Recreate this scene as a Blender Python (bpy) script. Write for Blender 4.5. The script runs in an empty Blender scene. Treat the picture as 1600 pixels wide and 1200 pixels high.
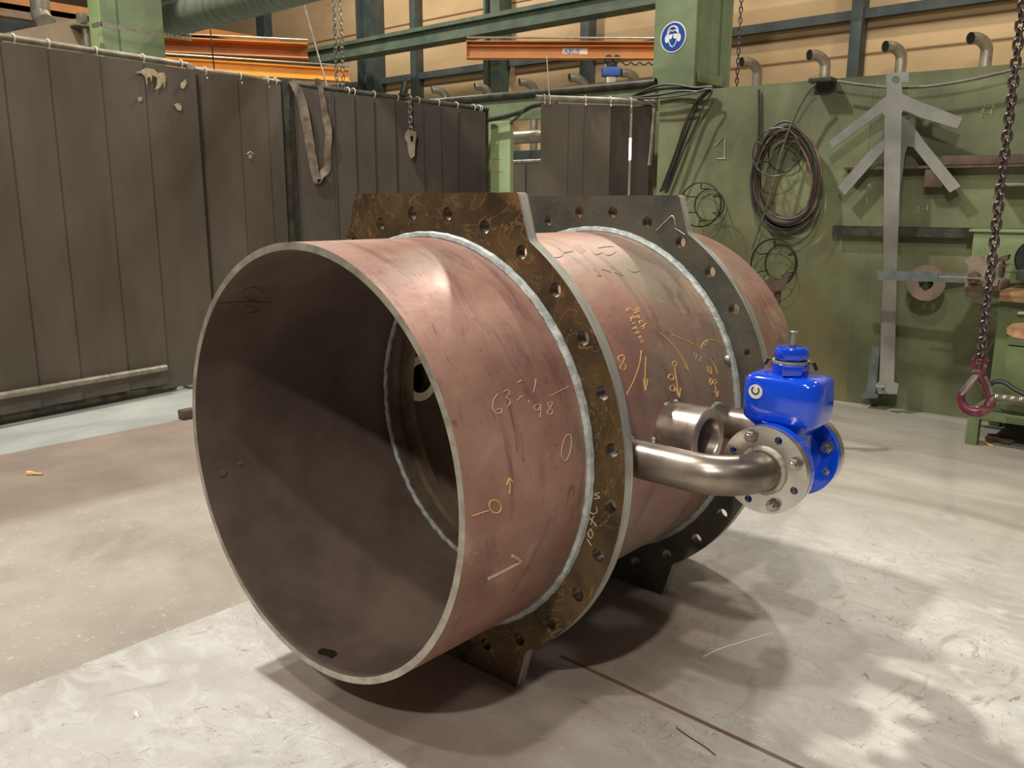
import bpy, bmesh, math, random
from mathutils import Vector, Matrix
R = math.radians
random.seed(7)
S = bpy.context.scene
COL = S.collection

# ------------------------------------------------------------------ camera
FPX = 1322.69
CAM = Vector((1.5760, -1.0810, 1.2122))
YAW, PITCH, ROLL = -.72119, -.20961, .00304
fw = Vector((math.sin(YAW)*math.cos(PITCH), math.cos(YAW)*math.cos(PITCH), math.sin(PITCH)))
rt = Vector((math.cos(YAW), -math.sin(YAW), 0)); up = rt.cross(fw)
r2 = rt*math.cos(ROLL)+up*math.sin(ROLL); u2 = up*math.cos(ROLL)-rt*math.sin(ROLL)
cam = bpy.data.objects.new('camera', bpy.data.cameras.new('camera')); COL.objects.link(cam)
cam.data.sensor_width = 36; cam.data.lens = 36*FPX/1600
cam.data.clip_end = 200
m3 = Matrix((r2, u2, -fw)).transposed()
cam.matrix_world = Matrix.Translation(CAM) @ m3.to_4x4()
S.camera = cam

# ------------------------------------------------------------------ light
S.view_settings.view_transform = 'Standard'; S.view_settings.look = 'None'
S.view_settings.gamma = 1; S.view_settings.exposure = -0.2; S.view_settings.use_curve_mapping = False
W = bpy.data.worlds.new('hall_air'); S.world = W; W.use_nodes = True
W.node_tree.nodes['Background'].inputs[0].default_value = (1.0, .95, .87, 1)
W.node_tree.nodes['Background'].inputs[1].default_value = .10
def lamp(name, loc, e, size, col, target=None):
    l = bpy.data.lights.new(name, 'AREA'); l.shape = 'DISK'; l.size = size; l.energy = e; l.color = col
    o = bpy.data.objects.new(name, l); COL.objects.link(o); o.location = loc
    if target is not None:
        o.rotation_euler = (Vector(target)-Vector(loc)).to_track_quat('-Z', 'Y').to_euler()
    return o
WARM = (1, .94, .85); COOL = (1, .985, .94)
lamp('high_bay_or_fill_lamp', (-3.6, .0, 7.8), 700, .40, COOL, (-2, .4, 0))
lamp('high_bay_or_fill_lamp', (.9, -2.9, 7.8), 190, .35, WARM, (.2, 0, 0))
lamp('high_bay_or_fill_lamp', (3.2, -6.6, 7.8), 520, .35, WARM, (.2, 0, 0))
lamp('high_bay_or_fill_lamp', (-2.4, 7.6, 7.8), 380, .40, WARM, (-1, 4, 0))
lamp('high_bay_or_fill_lamp', (5.2, 1.0, 8.0), 80, .6, WARM, (1, 3, 0))  # unseen fill lamp added for ambience on the right
lamp('high_bay_or_fill_lamp', (-9.5, 6.0, 7.5), 450, .8, WARM, (-9, 9, 1))  # added fill, brightens the left background
lamp('high_bay_or_fill_lamp', (2.0, 6.6, 7.8), 250, .8, WARM, (-1, 10, 1))  # added fill for the far wall, no lamp seen there

# ------------------------------------------------------------------ photo rays onto real planes
def ray(u, v): return fw+r2*((u-800)/FPX)-u2*((v-600)/FPX)
def onp(u, v, n, d):
    n = Vector(n); r = ray(u, v); return CAM+r*((d-n.dot(CAM))/n.dot(r))
def FL(u, v, z=0): return onp(u, v, (0, 0, 1), z)
def PX(u, v, x): return onp(u, v, (1, 0, 0), x)
def PY(u, v, y): return onp(u, v, (0, 1, 0), y)
WN = Vector((-.08025, .99677, 0)); WD = Vector((.99677, .08025, 0)); WK = 4.2137
def WL(u, v, off=0): return onp(u, v, WN, WK-off)          # green partition wall
CN = Vector((-.99300, -.11809, 0)); CD = Vector((-.11809, .99300, 0)); CK = 3.5251
def CU(u, v, off=0): return onp(u, v, CN, CK-off)          # row of welding curtains
UP = Vector((0, 0, 1))
ZC = .622; PR = .508; PW = .0163                            # pipe: axis height, radius, wall
def CY(u, v, r=PR+.0008):                                   # on the outside of the pipe
    d = ray(u, v); o = CAM-Vector((0, 0, ZC)); a = d.x**2+d.z**2; b = o.x*d.x+o.z*d.z; c = o.x**2+o.z**2-r*r
    q = b*b-a*c
    return CAM+d*((-b-math.sqrt(max(q, 0)))/a)

# ------------------------------------------------------------------ materials
def lin(c):
    return tuple(((x/255)/12.92 if x/255 <= .04045 else ((x/255+.055)/1.055)**2.4) for x in c)+(1,)
def mat(name, c1, c2=None, scale=6, rough=.6, metal=0, r2_=None, bump=.0, stretch=(1, 1, 1), c3=None, s3=3, t3=.6, bscale=None, coat=0, lo=.38, hi=.62):
    m = bpy.data.materials.new(name); m.use_nodes = True; nt = m.node_tree; b = nt.nodes['Principled BSDF']
    b.inputs['Roughness'].default_value = rough; b.inputs['Metallic'].default_value = metal
    if coat: b.inputs['Coat Weight'].default_value = coat; b.inputs['Coat Roughness'].default_value = .08
    if c2 is None: b.inputs['Base Color'].default_value = lin(c1)
    tc = nt.nodes.new('ShaderNodeTexCoord'); mp = nt.nodes.new('ShaderNodeMapping'); mp.inputs['Scale'].default_value = stretch
    nt.links.new(tc.outputs['Object'], mp.inputs[0])
    def noise(s, d=6, w=0):
        n = nt.nodes.new('ShaderNodeTexNoise'); n.inputs['Scale'].default_value = s; n.inputs['Detail'].default_value = d
        n.inputs['Roughness'].default_value = .62; n.inputs['Distortion'].default_value = w
        nt.links.new(mp.outputs[0], n.inputs['Vector']); return n
    def ramp(src, a, b_, ca=(0, 0, 0, 1), cb=(1, 1, 1, 1)):
        r = nt.nodes.new('ShaderNodeValToRGB'); r.color_ramp.elements[0].position = a; r.color_ramp.elements[1].position = b_
        r.color_ramp.elements[0].color = ca; r.color_ramp.elements[1].color = cb
        nt.links.new(src, r.inputs[0]); return r
    if c2 is not None:
        n = noise(scale); r = ramp(n.outputs[0], lo, hi, lin(c1), lin(c2)); out = r.outputs[0]
        if c3 is not None:
            n3 = noise(s3, 4, .6); r3 = ramp(n3.outputs[0], t3, t3+.12)
            mx = nt.nodes.new('ShaderNodeMix'); mx.data_type = 'RGBA'
            nt.links.new(r3.outputs[0], mx.inputs[0]); nt.links.new(out, mx.inputs[6]); mx.inputs[7].default_value = lin(c3); out = mx.outputs[2]
        nt.links.new(out, b.inputs['Base Color'])
    if r2_ is not None:
        n = noise(scale*1.7, 5); mr = nt.nodes.new('ShaderNodeMapRange'); mr.inputs[1].default_value = .3; mr.inputs[2].default_value = .7
        mr.inputs[3].default_value = rough; mr.inputs[4].default_value = r2_
        nt.links.new(n.outputs[0], mr.inputs[0]); nt.links.new(mr.outputs[0], b.inputs['Roughness'])
    if bump:
        n = noise(bscale or scale*4, 5); bp = nt.nodes.new('ShaderNodeBump'); bp.inputs['Strength'].default_value = bump; bp.inputs['Distance'].default_value = .01
        nt.links.new(n.outputs[0], bp.inputs['Height']); nt.links.new(bp.outputs[0], b.inputs['Normal'])
    return m
X = {}
X['shell'] = None
def shell_material():
    m = mat('mill_scale_steel', (146, 104, 91), (186, 145, 127), 2.6, .38, .28, .58, .10, (1.3, .8, 1.3), (150, 134, 116), 1.3, .50, 30, lo=.34, hi=.66)
    nt = m.node_tree; b = nt.nodes['Principled BSDF']; src = b.inputs['Base Color'].links[0].from_socket
    tc = nt.nodes.new('ShaderNodeTexCoord')
    def layer(src, st, sc, lo, hi, col, fac, dist=1.5):
        mp = nt.nodes.new('ShaderNodeMapping'); mp.inputs['Scale'].default_value = st; nt.links.new(tc.outputs['Object'], mp.inputs[0])
        n = nt.nodes.new('ShaderNodeTexNoise'); n.inputs['Scale'].default_value = sc; n.inputs['Detail'].default_value = 8; n.inputs['Distortion'].default_value = dist; n.inputs['Roughness'].default_value = .65
        nt.links.new(mp.outputs[0], n.inputs['Vector'])
        r = nt.nodes.new('ShaderNodeMapRange'); r.inputs[1].default_value = lo; r.inputs[2].default_value = hi; r.inputs[4].default_value = fac; nt.links.new(n.outputs[0], r.inputs[0])
        x = nt.nodes.new('ShaderNodeMix'); x.data_type = 'RGBA'; nt.links.new(r.outputs[0], x.inputs[0]); nt.links.new(src, x.inputs[6]); x.inputs[7].default_value = lin(col); return x.outputs[2]
    c = layer(src, (1, 5, 1), 2.2, .52, .66, (118, 84, 82), .7)
    c = layer(c, (1, 1, 1), 5.0, .56, .70, (206, 172, 146), .6, .5)
    c = layer(c, (1, 3, 1), 9.0, .60, .68, (122, 72, 62), .7, 2.5)
    c = layer(c, (1, 1, 1), 28., .62, .72, (190, 160, 140), .5, 1)
    c = layer(c, (1, 1.4, 1), 1.5, .56, .70, (128, 116, 108), .6, .8)
    nt.links.new(c, b.inputs['Base Color']); return m
X['shell'] = shell_material()
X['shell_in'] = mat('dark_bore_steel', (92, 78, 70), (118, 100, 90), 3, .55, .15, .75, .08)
X['cut'] = mat('cut_steel_edge', (150, 145, 132), (190, 184, 170), 18, .45, .5, None, .2)
X['rust'] = mat('rusty_plate', (66, 54, 38), (104, 84, 54), 7, .42, .35, .65, .25, (1, 1, 1), (134, 102, 60), 5, .62, 40)
def swirl(m, scale, w, col, fac, lo=.48, hi=.52, dist=3.0, st=(1, 1, 1)):
    nt = m.node_tree; b = nt.nodes['Principled BSDF']; src = b.inputs['Base Color'].links[0].from_socket
    tc = nt.nodes.new('ShaderNodeTexCoord'); mp = nt.nodes.new('ShaderNodeMapping'); mp.inputs['Scale'].default_value = st; nt.links.new(tc.outputs['Object'], mp.inputs[0])
    n = nt.nodes.new('ShaderNodeTexNoise'); n.inputs['Scale'].default_value = scale; n.inputs['Detail'].default_value = 3; n.inputs['Distortion'].default_value = dist; nt.links.new(mp.outputs[0], n.inputs['Vector'])
    d = nt.nodes.new('ShaderNodeMath'); d.operation = 'SUBTRACT'; nt.links.new(n.outputs[0], d.inputs[0]); d.inputs[1].default_value = (lo+hi)/2
    a = nt.nodes.new('ShaderNodeMath'); a.operation = 'ABSOLUTE'; nt.links.new(d.outputs[0], a.inputs[0])
    r = nt.nodes.new('ShaderNodeMapRange'); r.inputs[1].default_value = w*.3; r.inputs[2].default_value = w; r.inputs[3].default_value = fac; r.inputs[4].default_value = 0; nt.links.new(a.outputs[0], r.inputs[0])
    x = nt.nodes.new('ShaderNodeMix'); x.data_type = 'RGBA'; nt.links.new(r.outputs[0], x.inputs[0]); nt.links.new(src, x.inputs[6]); x.inputs[7].default_value = lin(col); nt.links.new(x.outputs[2], b.inputs['Base Color'])
    return m
swirl(X['rust'], 5, .012, (160, 122, 74), .55)
X['dplate'] = mat('dark_plate', (72, 74, 68), (100, 96, 84), 6, .5, .35, .7, .2, (1, 1, 1), (112, 88, 58), 4, .62, 40)
X['edge'] = mat('flame_cut_edge', (150, 150, 142), (196, 196, 186), 22, .42, .55, None, .35, (.4, 8, .4))
X['bore'] = mat('drilled_hole_steel', (84, 74, 64), (120, 110, 98), 40, .3, .85, None, .2)
X['weld'] = mat('weld_bead', (160, 166, 164), (206, 210, 206), 40, .42, .4, None, .25)
X['pipe'] = mat('steel_tube', (120, 110, 100), (168, 156, 142), 5, .24, .75, .42, .05, (1, 1, 1))
X['mach'] = mat('machined_steel', (190, 186, 176), (216, 212, 202), 8, .22, .9, .32, .03)
X['sock'] = mat('socket_steel', (150, 136, 124), (186, 174, 162), 8, .24, .8, .36, .04)
X['bolt'] = mat('zinc_bolt', (150, 147, 138), (182, 178, 168), 10, .25, .9)
X['blue'] = mat('blue_paint', (2, 60, 200), (4, 78, 222), 4, .16, 0, None, .06, coat=1, bscale=16)
X['white'] = mat('white_print', (232, 230, 222), None, rough=.5)
X['black'] = mat('black_print', (20, 20, 20), None, rough=.5)
X['chalk'] = mat('yellow_chalk', (232, 190, 120), (215, 170, 105), 60, .9)
X['chalkw'] = mat('white_chalk', (206, 180, 152), (190, 164, 138), 60, .9)
X['chalkg'] = mat('pale_chalk', (188, 200, 140), (170, 184, 124), 60, .9)
X['curt'] = mat('brown_vinyl', (92, 84, 73), (107, 98, 86), 2.5, .42, 0, .6, .06, (1, 1, .4), bscale=9)
X['curt2'] = mat('dark_vinyl', (60, 53, 45), (76, 67, 57), 2.5, .4, 0, .55, .06, (1, 1, .4), bscale=9)
X['rail'] = mat('galvanised_tube', (132, 124, 110), (168, 158, 142), 12, .45, .5)
X['drail'] = mat('dark_tube', (62, 60, 52), (92, 88, 76), 12, .45, .5)
X['tie'] = mat('cable_tie_nylon', (205, 198, 176), None, rough=.5)
X['splash'] = mat('dried_splash', (176, 160, 124), (205, 192, 160), 40, .8)
X['gwall'] = mat('green_wall_paint', (92, 96, 68), (124, 129, 92), 2.0, .5, 0, .7, .08, (1, 1, .7), (120, 112, 76), 1.6, .56, 14)
X['lgreen'] = mat('light_green_paint', (146, 164, 118), (164, 180, 134), 3, .5, 0, .65, .05, (1, 1, 1), (118, 128, 84), 5, .64, 14)
X['bgreen'] = mat('bench_green', (94, 106, 70), (112, 124, 82), 4, .42, 0, .6, .05, (1, 1, 1), (98, 98, 60), 6, .66, 14)
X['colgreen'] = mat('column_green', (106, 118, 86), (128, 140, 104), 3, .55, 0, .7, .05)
X['colgreen_lit'] = mat('lit_column_green', (150, 168, 112), (166, 182, 126), 3, .55)
X['dgreen'] = mat('dark_green_steel', (70, 84, 70), (92, 104, 86), 3, .5, 0, .7)
X['navy'] = mat('dark_grey_steel', (58, 66, 66), (76, 84, 80), 3, .5)
X['beige'] = mat('cream_panel', (180, 150, 110), (200, 170, 126), 1.2, .75, 0, None, .05, (.4, 1, 1), (160, 130, 96), .5, .6)
X['orange'] = mat('crane_orange', (196, 128, 66), (210, 142, 78), 2, .5)
X['orange2'] = mat('crane_yellow_orange', (232, 160, 56), (240, 172, 70), 2, .5)
X['brown'] = mat('brown_board', (142, 120, 96), (160, 138, 112), 3, .8)
X['duct'] = mat('grey_green_duct', (108, 116, 98), (132, 140, 120), 2, .5, .2, None, .1, (14, 1, 1))
X['star'] = mat('laser_cut_steel', (130, 128, 120), (152, 149, 141), 4, .5, .2, .6, .03)
X['barg'] = mat('blue_grey_bar', (98, 106, 106), (128, 134, 130), 12, .45, .5)
X['cast'] = mat('cast_vise_paint', (136, 122, 104), (160, 146, 126), 10, .5, .2)
X['rustd'] = mat('dark_rust', (84, 68, 56), (108, 88, 72), 12, .7, .2)
X['disc'] = mat('worn_disc', (138, 118, 106), (160, 140, 126), 9, .45, .3)
X['wood'] = mat('worn_wood', (128, 96, 60), (160, 126, 84), 6, .75, 0, None, .2, (1, 6, 6))
X['chain'] = mat('chain_steel', (88, 74, 76), (132, 120, 116), 30, .28, .85)
X['chain2'] = mat('bright_chain', (150, 146, 136), (176, 172, 160), 30, .3, .8)
X['hook'] = mat('magenta_hook_paint', (98, 42, 56), (122, 58, 72), 18, .34, .3, None, .1, (1, 1, 1), (158, 148, 142), 26, .54)
X['hookm'] = mat('bare_hook_steel', (150, 142, 134), (180, 172, 162), 20, .3, .8)
X['sling'] = mat('dirty_webbing', (90, 78, 66), (132, 116, 98), 14, .85, 0, None, .1)
X['hose'] = mat('black_rubber', (38, 36, 32), (56, 52, 46), 12, .45)
X['hoseb'] = mat('brown_rubber', (96, 74, 60), (128, 100, 80), 12, .5)
X['hoseg'] = mat('grey_rubber', (84, 80, 68), (112, 106, 92), 12, .5)
X['wire'] = mat('dark_wire', (46, 42, 32), None, rough=.5, metal=.4)
X['galv'] = mat('galvanised_duct', (150, 142, 124), (176, 168, 150), 10, .4, .6)
X['paint_or'] = mat('worn_orange_paint', (200, 160, 124), (180, 122, 88), 20, .7)
X['signb'] = mat('sign_blue', (34, 72, 150), None, rough=.4)
X['hoist'] = mat('hoist_blue', (52, 84, 150), None, rough=.5)
X['void'] = mat('matte_black', (16, 16, 15), None, rough=.9)
X['rag'] = mat('oily_rag', (70, 60, 48), (120, 104, 84), 20, .9)
X['redrag'] = mat('red_cloth', (176, 64, 44), (150, 50, 38), 20, .9)

# ------------------------------------------------------------------ mesh helpers
def tag(o, label=None, cat=None, group=None, kind=None):
    for k, v in (('label', label), ('category', cat), ('group', group), ('kind', kind)):
        if v: o[k] = v
    return o
def link(name, bm, m, parent=None, smooth=True, ang=35, mats=None):
    me = bpy.data.meshes.new(name); bmesh.ops.recalc_face_normals(bm, faces=bm.faces[:]); bm.to_mesh(me); bm.free()
    for q in (mats or [m]): me.materials.append(q)
    if smooth:
        me.polygons.foreach_set('use_smooth', [True]*len(me.polygons)); me.set_sharp_from_angle(angle=R(ang))
    o = bpy.data.objects.new(name, me); COL.objects.link(o)
    if parent is not None:
        o.parent = parent; o.matrix_parent_inverse = Matrix.Identity(4)
        o.location = -parent.location if not parent.parent else (0, 0, 0)
    return o
def empty(name, loc, label, cat, group=None):
    o = bpy.data.objects.new(name, None); COL.objects.link(o); o.location = loc; o.empty_display_size = .1
    return tag(o, label, cat, group)
def BM(): return bmesh.new()
def box(bm, lo, hi, bev=0, M=None):
    lo = Vector(lo); hi = Vector(hi); c = (lo+hi)/2; d = hi-lo
    b = bmesh.new(); bmesh.ops.create_cube(b, size=1, matrix=Matrix.Translation(c) @ Matrix.Diagonal((abs(d.x), abs(d.y), abs(d.z), 1)))
    if bev: bmesh.ops.bevel(b, geom=b.edges[:], offset=bev, segments=2, affect='EDGES', profile=.6)
    if M is not None: b.transform(M)
    merge(bm, b); return bm
def merge(bm, b, idx=None):
    mp = {}
    for v in b.verts: mp[v] = bm.verts.new(v.co)
    for f in b.faces:
        try:
            g = bm.faces.new([mp[v] for v in f.verts]); g.material_index = f.material_index if idx is None else idx
        except ValueError: pass
    b.free()
def frame_from(ax):
    ax = ax.normalized(); t = Vector((0, 0, 1)) if abs(ax.z) < .9 else Vector((1, 0, 0))
    a = ax.cross(t).normalized(); return a, ax.cross(a).normalized()
def tube(bm, pts, r, seg=12, closed=False, cap=True, flat=None, idx=0, radii=None):
    pts = [Vector(p) for p in pts]; n = len(pts); rings = []
    pa = None
    for i, p in enumerate(pts):
        if closed: t = (pts[(i+1) % n]-pts[i-1])
        else: t = pts[min(i+1, n-1)]-pts[max(i-1, 0)]
        t.normalize()
        if pa is None: a, _ = frame_from(t) if flat is None else (flat.cross(t).normalized(), 0)
        else:
            a = pa-t*pa.dot(t); a.normalize()
        if flat is not None: a = flat.cross(t).normalized()
        pa = a; b = t.cross(a)
        rr = radii[i] if radii else r
        ry = rr if flat is None else rr*.25
        rings.append([bm.verts.new(p+a*(rr*math.cos(2*math.pi*k/seg))+b*(ry*math.sin(2*math.pi*k/seg))) for k in range(seg)])
    m = n if closed else n-1
    for i in range(m):
        A = rings[i]; B = rings[(i+1) % n]
        for k in range(seg):
            f = bm.faces.new((A[k], A[(k+1) % seg], B[(k+1) % seg], B[k])); f.material_index = idx
    if cap and not closed:
        bm.faces.new(rings[0][::-1]).material_index = idx; bm.faces.new(rings[-1]).material_index = idx
    return bm
def cyl(bm, a, b, r, seg=24, idx=0): return tube(bm, [a, b], r, seg, idx=idx)
def pipe(bm, a, b, ro, ri, seg=48, idx=0):
    a = Vector(a); b = Vector(b); t, w = frame_from(b-a); rg = []
    for p, r in ((a, ro), (b, ro), (b, ri), (a, ri)):
        rg.append([bm.verts.new(p+t*(r*math.cos(2*math.pi*k/seg))+w*(r*math.sin(2*math.pi*k/seg))) for k in range(seg)])
    for i in range(4):
        A, B = rg[i], rg[(i+1) % 4]
        for k in range(seg): bm.faces.new((A[k], A[(k+1) % seg], B[(k+1) % seg], B[k])).material_index = idx
    return bm
def lathe(bm, prof, o, ax, seg=64, idx=0, closed=False):
    """prof = (distance along axis, radius)"""
    o = Vector(o); ax = Vector(ax).normalized(); a, b = frame_from(ax); rg = []
    for h, r in prof:
        rg.append([bm.verts.new(o+ax*h+a*(r*math.cos(2*math.pi*k/seg))+b*(r*math.sin(2*math.pi*k/seg))) for k in range(seg)])
    n = len(prof)
    for i in range(n if closed else n-1):
        A, B = rg[i], rg[(i+1) % n]
        for k in range(seg): bm.faces.new((A[k], A[(k+1) % seg], B[(k+1) % seg], B[k])).material_index = idx
    if not closed:
        if prof[0][1] > 1e-4: bm.faces.new(rg[0][::-1]).material_index = idx
        if prof[-1][1] > 1e-4: bm.faces.new(rg[-1]).material_index = idx
    return bm
def plate(bm, loops, vec, side=0, face=0, hole=None):
    """flat plate with holes: loops of 3-D points in one plane, thickness vec"""
    vec = Vector(vec)
    for off, flip in ((Vector((0, 0, 0)), 0), (vec, 1)):
        b = bmesh.new(); es = []
        for L in loops:
            vs = [b.verts.new(Vector(p)+off) for p in L]
            es += [b.edges.new((vs[i], vs[(i+1) % len(vs)])) for i in range(len(vs))]
        bmesh.ops.triangle_fill(b, use_beauty=True, use_dissolve=False, edges=es)
        merge(bm, b, face)
    for j, L in enumerate(loops):
        sd = side if (hole is None or j < 2) else hole
        n = len(L); A = [bm.verts.new(p) for p in L]; B = [bm.verts.new(Vector(p)+vec) for p in L]
        for i in range(n): bm.faces.new((A[i], A[(i+1) % n], B[(i+1) % n], B[i])).material_index = sd
    bmesh.ops.remove_doubles(bm, verts=bm.verts[:], dist=1e-5)
    return bm
def circ(c, a, b, r, n=24, rb=None):
    return [Vector(c)+Vector(a)*(r*math.cos(2*math.pi*k/n))+Vector(b)*((rb or r)*math.sin(2*math.pi*k/n)) for k in range(n)]
def smoothp(P, n=6, closed=False):
    P = [Vector(p) for p in P]; out = []; L = len(P)
    for i in range(L if closed else L-1):
        if closed: p0, p1, p2, p3 = P[i-1], P[i], P[(i+1) % L], P[(i+2) % L]
        else: p0, p1, p2, p3 = P[max(i-1, 0)], P[i], P[i+1], P[min(i+2, L-1)]
        for k in range(n):
            t = k/n
            out.append(.5*((2*p1)+(p2-p0)*t+(2*p0-5*p1+4*p2-p3)*t*t+(3*p1-p0-3*p2+p3)*t**3))
    if not closed: out.append(P[-1])
    return out
def copy_tree(o, parent=None):
    c = o.copy(); COL.objects.link(c); c.parent = parent
    for ch in list(o.children): copy_tree(ch, c)
    return c
# single-line lettering, unit box 0..1 x 0..1
GL = {
 '0': [[(.5, 1), (.15, .8), (.05, .45), (.3, .02), (.7, .05), (.95, .5), (.8, .9), (.5, 1)]],
 '1': [[(.1, .7), (.6, 1), (.6, 0)], [(.2, 0), (.95, 0)]],
 '2': [[(.1, .8), (.5, 1), (.85, .75), (.1, 0), (.95, .02)]],
 '3': [[(.15, .9), (.7, .98), (.75, .7), (.4, .52), (.85, .35), (.7, .05), (.1, .08)]],
 '4': [[(.7, 0), (.7, 1), (.1, .35), (.95, .35)]],
 '6': [[(.75, 1), (.25, .6), (.1, .2), (.5, 0), (.85, .25), (.5, .45), (.15, .25)]],
 '8': [[(.75, .85), (.35, .98), (.25, .7), (.8, .3), (.5, .02), (.15, .25), (.75, .85)]],
 '9': [[(.85, .7), (.5, .5), (.15, .75), (.45, 1), (.85, .8), (.7, 0)]],
 'N': [[(.05, 0), (.15, 1), (.75, 0), (.9, 1)]], 'o': [[(.5, .55), (.15, .3), (.45, 0), (.85, .25), (.5, .55)]],
 'c': [[(.8, .5), (.3, .5), (.2, .1), (.8, .05)]], 'h': [[(.15, 1), (.2, 0)], [(.2, .35), (.6, .5), (.75, 0)]],
 'R': [[(.1, 0), (.15, 1), (.75, .8), (.2, .5), (.85, 0)]], 'i': [[(.4, .5), (.45, 0)]],
 'p': [[(.2, .5), (.25, -.35)], [(.2, .45), (.7, .45), (.65, .1), (.25, .05)]],
 'e': [[(.2, .25), (.75, .3), (.5, .55), (.2, .25), (.4, 0), (.8, .1)]], 'n': [[(.15, .5), (.2, 0)], [(.2, .4), (.6, .5), (.7, 0)]],
 'a': [[(.75, .5), (.3, .5), (.15, .15), (.5, 0), (.75, .45), (.85, 0)]],
 'G': [[(.85, .9), (.4, 1), (.1, .5), (.4, 0), (.85, .1), (.85, .45), (.5, .45)]],
 'M': [[(.05, 0), (.2, 1), (.5, .4), (.8, 1), (.95, 0)]], 'W': [[(0, 1), (.25, 0), (.5, .7), (.75, 0), (1, 1)]],
 'T': [[(0, 1), (1, 1)], [(.5, 1), (.5, 0)]], 'C': [[(.85, .9), (.4, 1), (.1, .5), (.4, 0), (.85, .1)]],
 'K': [[(.1, 1), (.1, 0)], [(.8, 1), (.1, .45), (.85, 0)]], '+': [[(.1, .5), (.9, .5)], [(.5, .9), (.5, .1)]], '-': [[(.1, .5), (.9, .5)]],
 'X': [[(.1, 1), (.9, 0)], [(.9, 1), (.1, 0)]], ' ': [], 'L': [[(.1, 1), (.15, 0), (.9, .05)]], 'V': [[(0, 1), (.5, 0), (1, 1)]],
}
def write(s, o, adv, upv, wf=.72):
    """strokes (pixel polylines) of hand lettering starting at photo pixel o"""
    out = []
    for i, ch in enumerate(s):
        for st in GL[ch]:
            out.append([(o[0]+adv[0]*(i+x*wf)+upv[0]*y, o[1]+adv[1]*(i+x*wf)+upv[1]*y) for x, y in st])
    return out
def chalk(name, strokes, fn, m, parent, r=.0013, label=None, sm=True):
    bm = BM()
    for st in strokes:
        P = [Vector((x, y, 0)) for x, y in st]
        P = smoothp(P, 5) if (sm and len(P) > 2) else [P[0].lerp(P[1], k/4) if len(P) == 2 else P[k] for k in range(5 if len(P) == 2 else len(P))]
        tube(bm, [fn(p.x, p.y) for p in P], r, 5)
    o = link(name, bm, m, parent)
    if label: o['label'] = label
    return o

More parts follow.
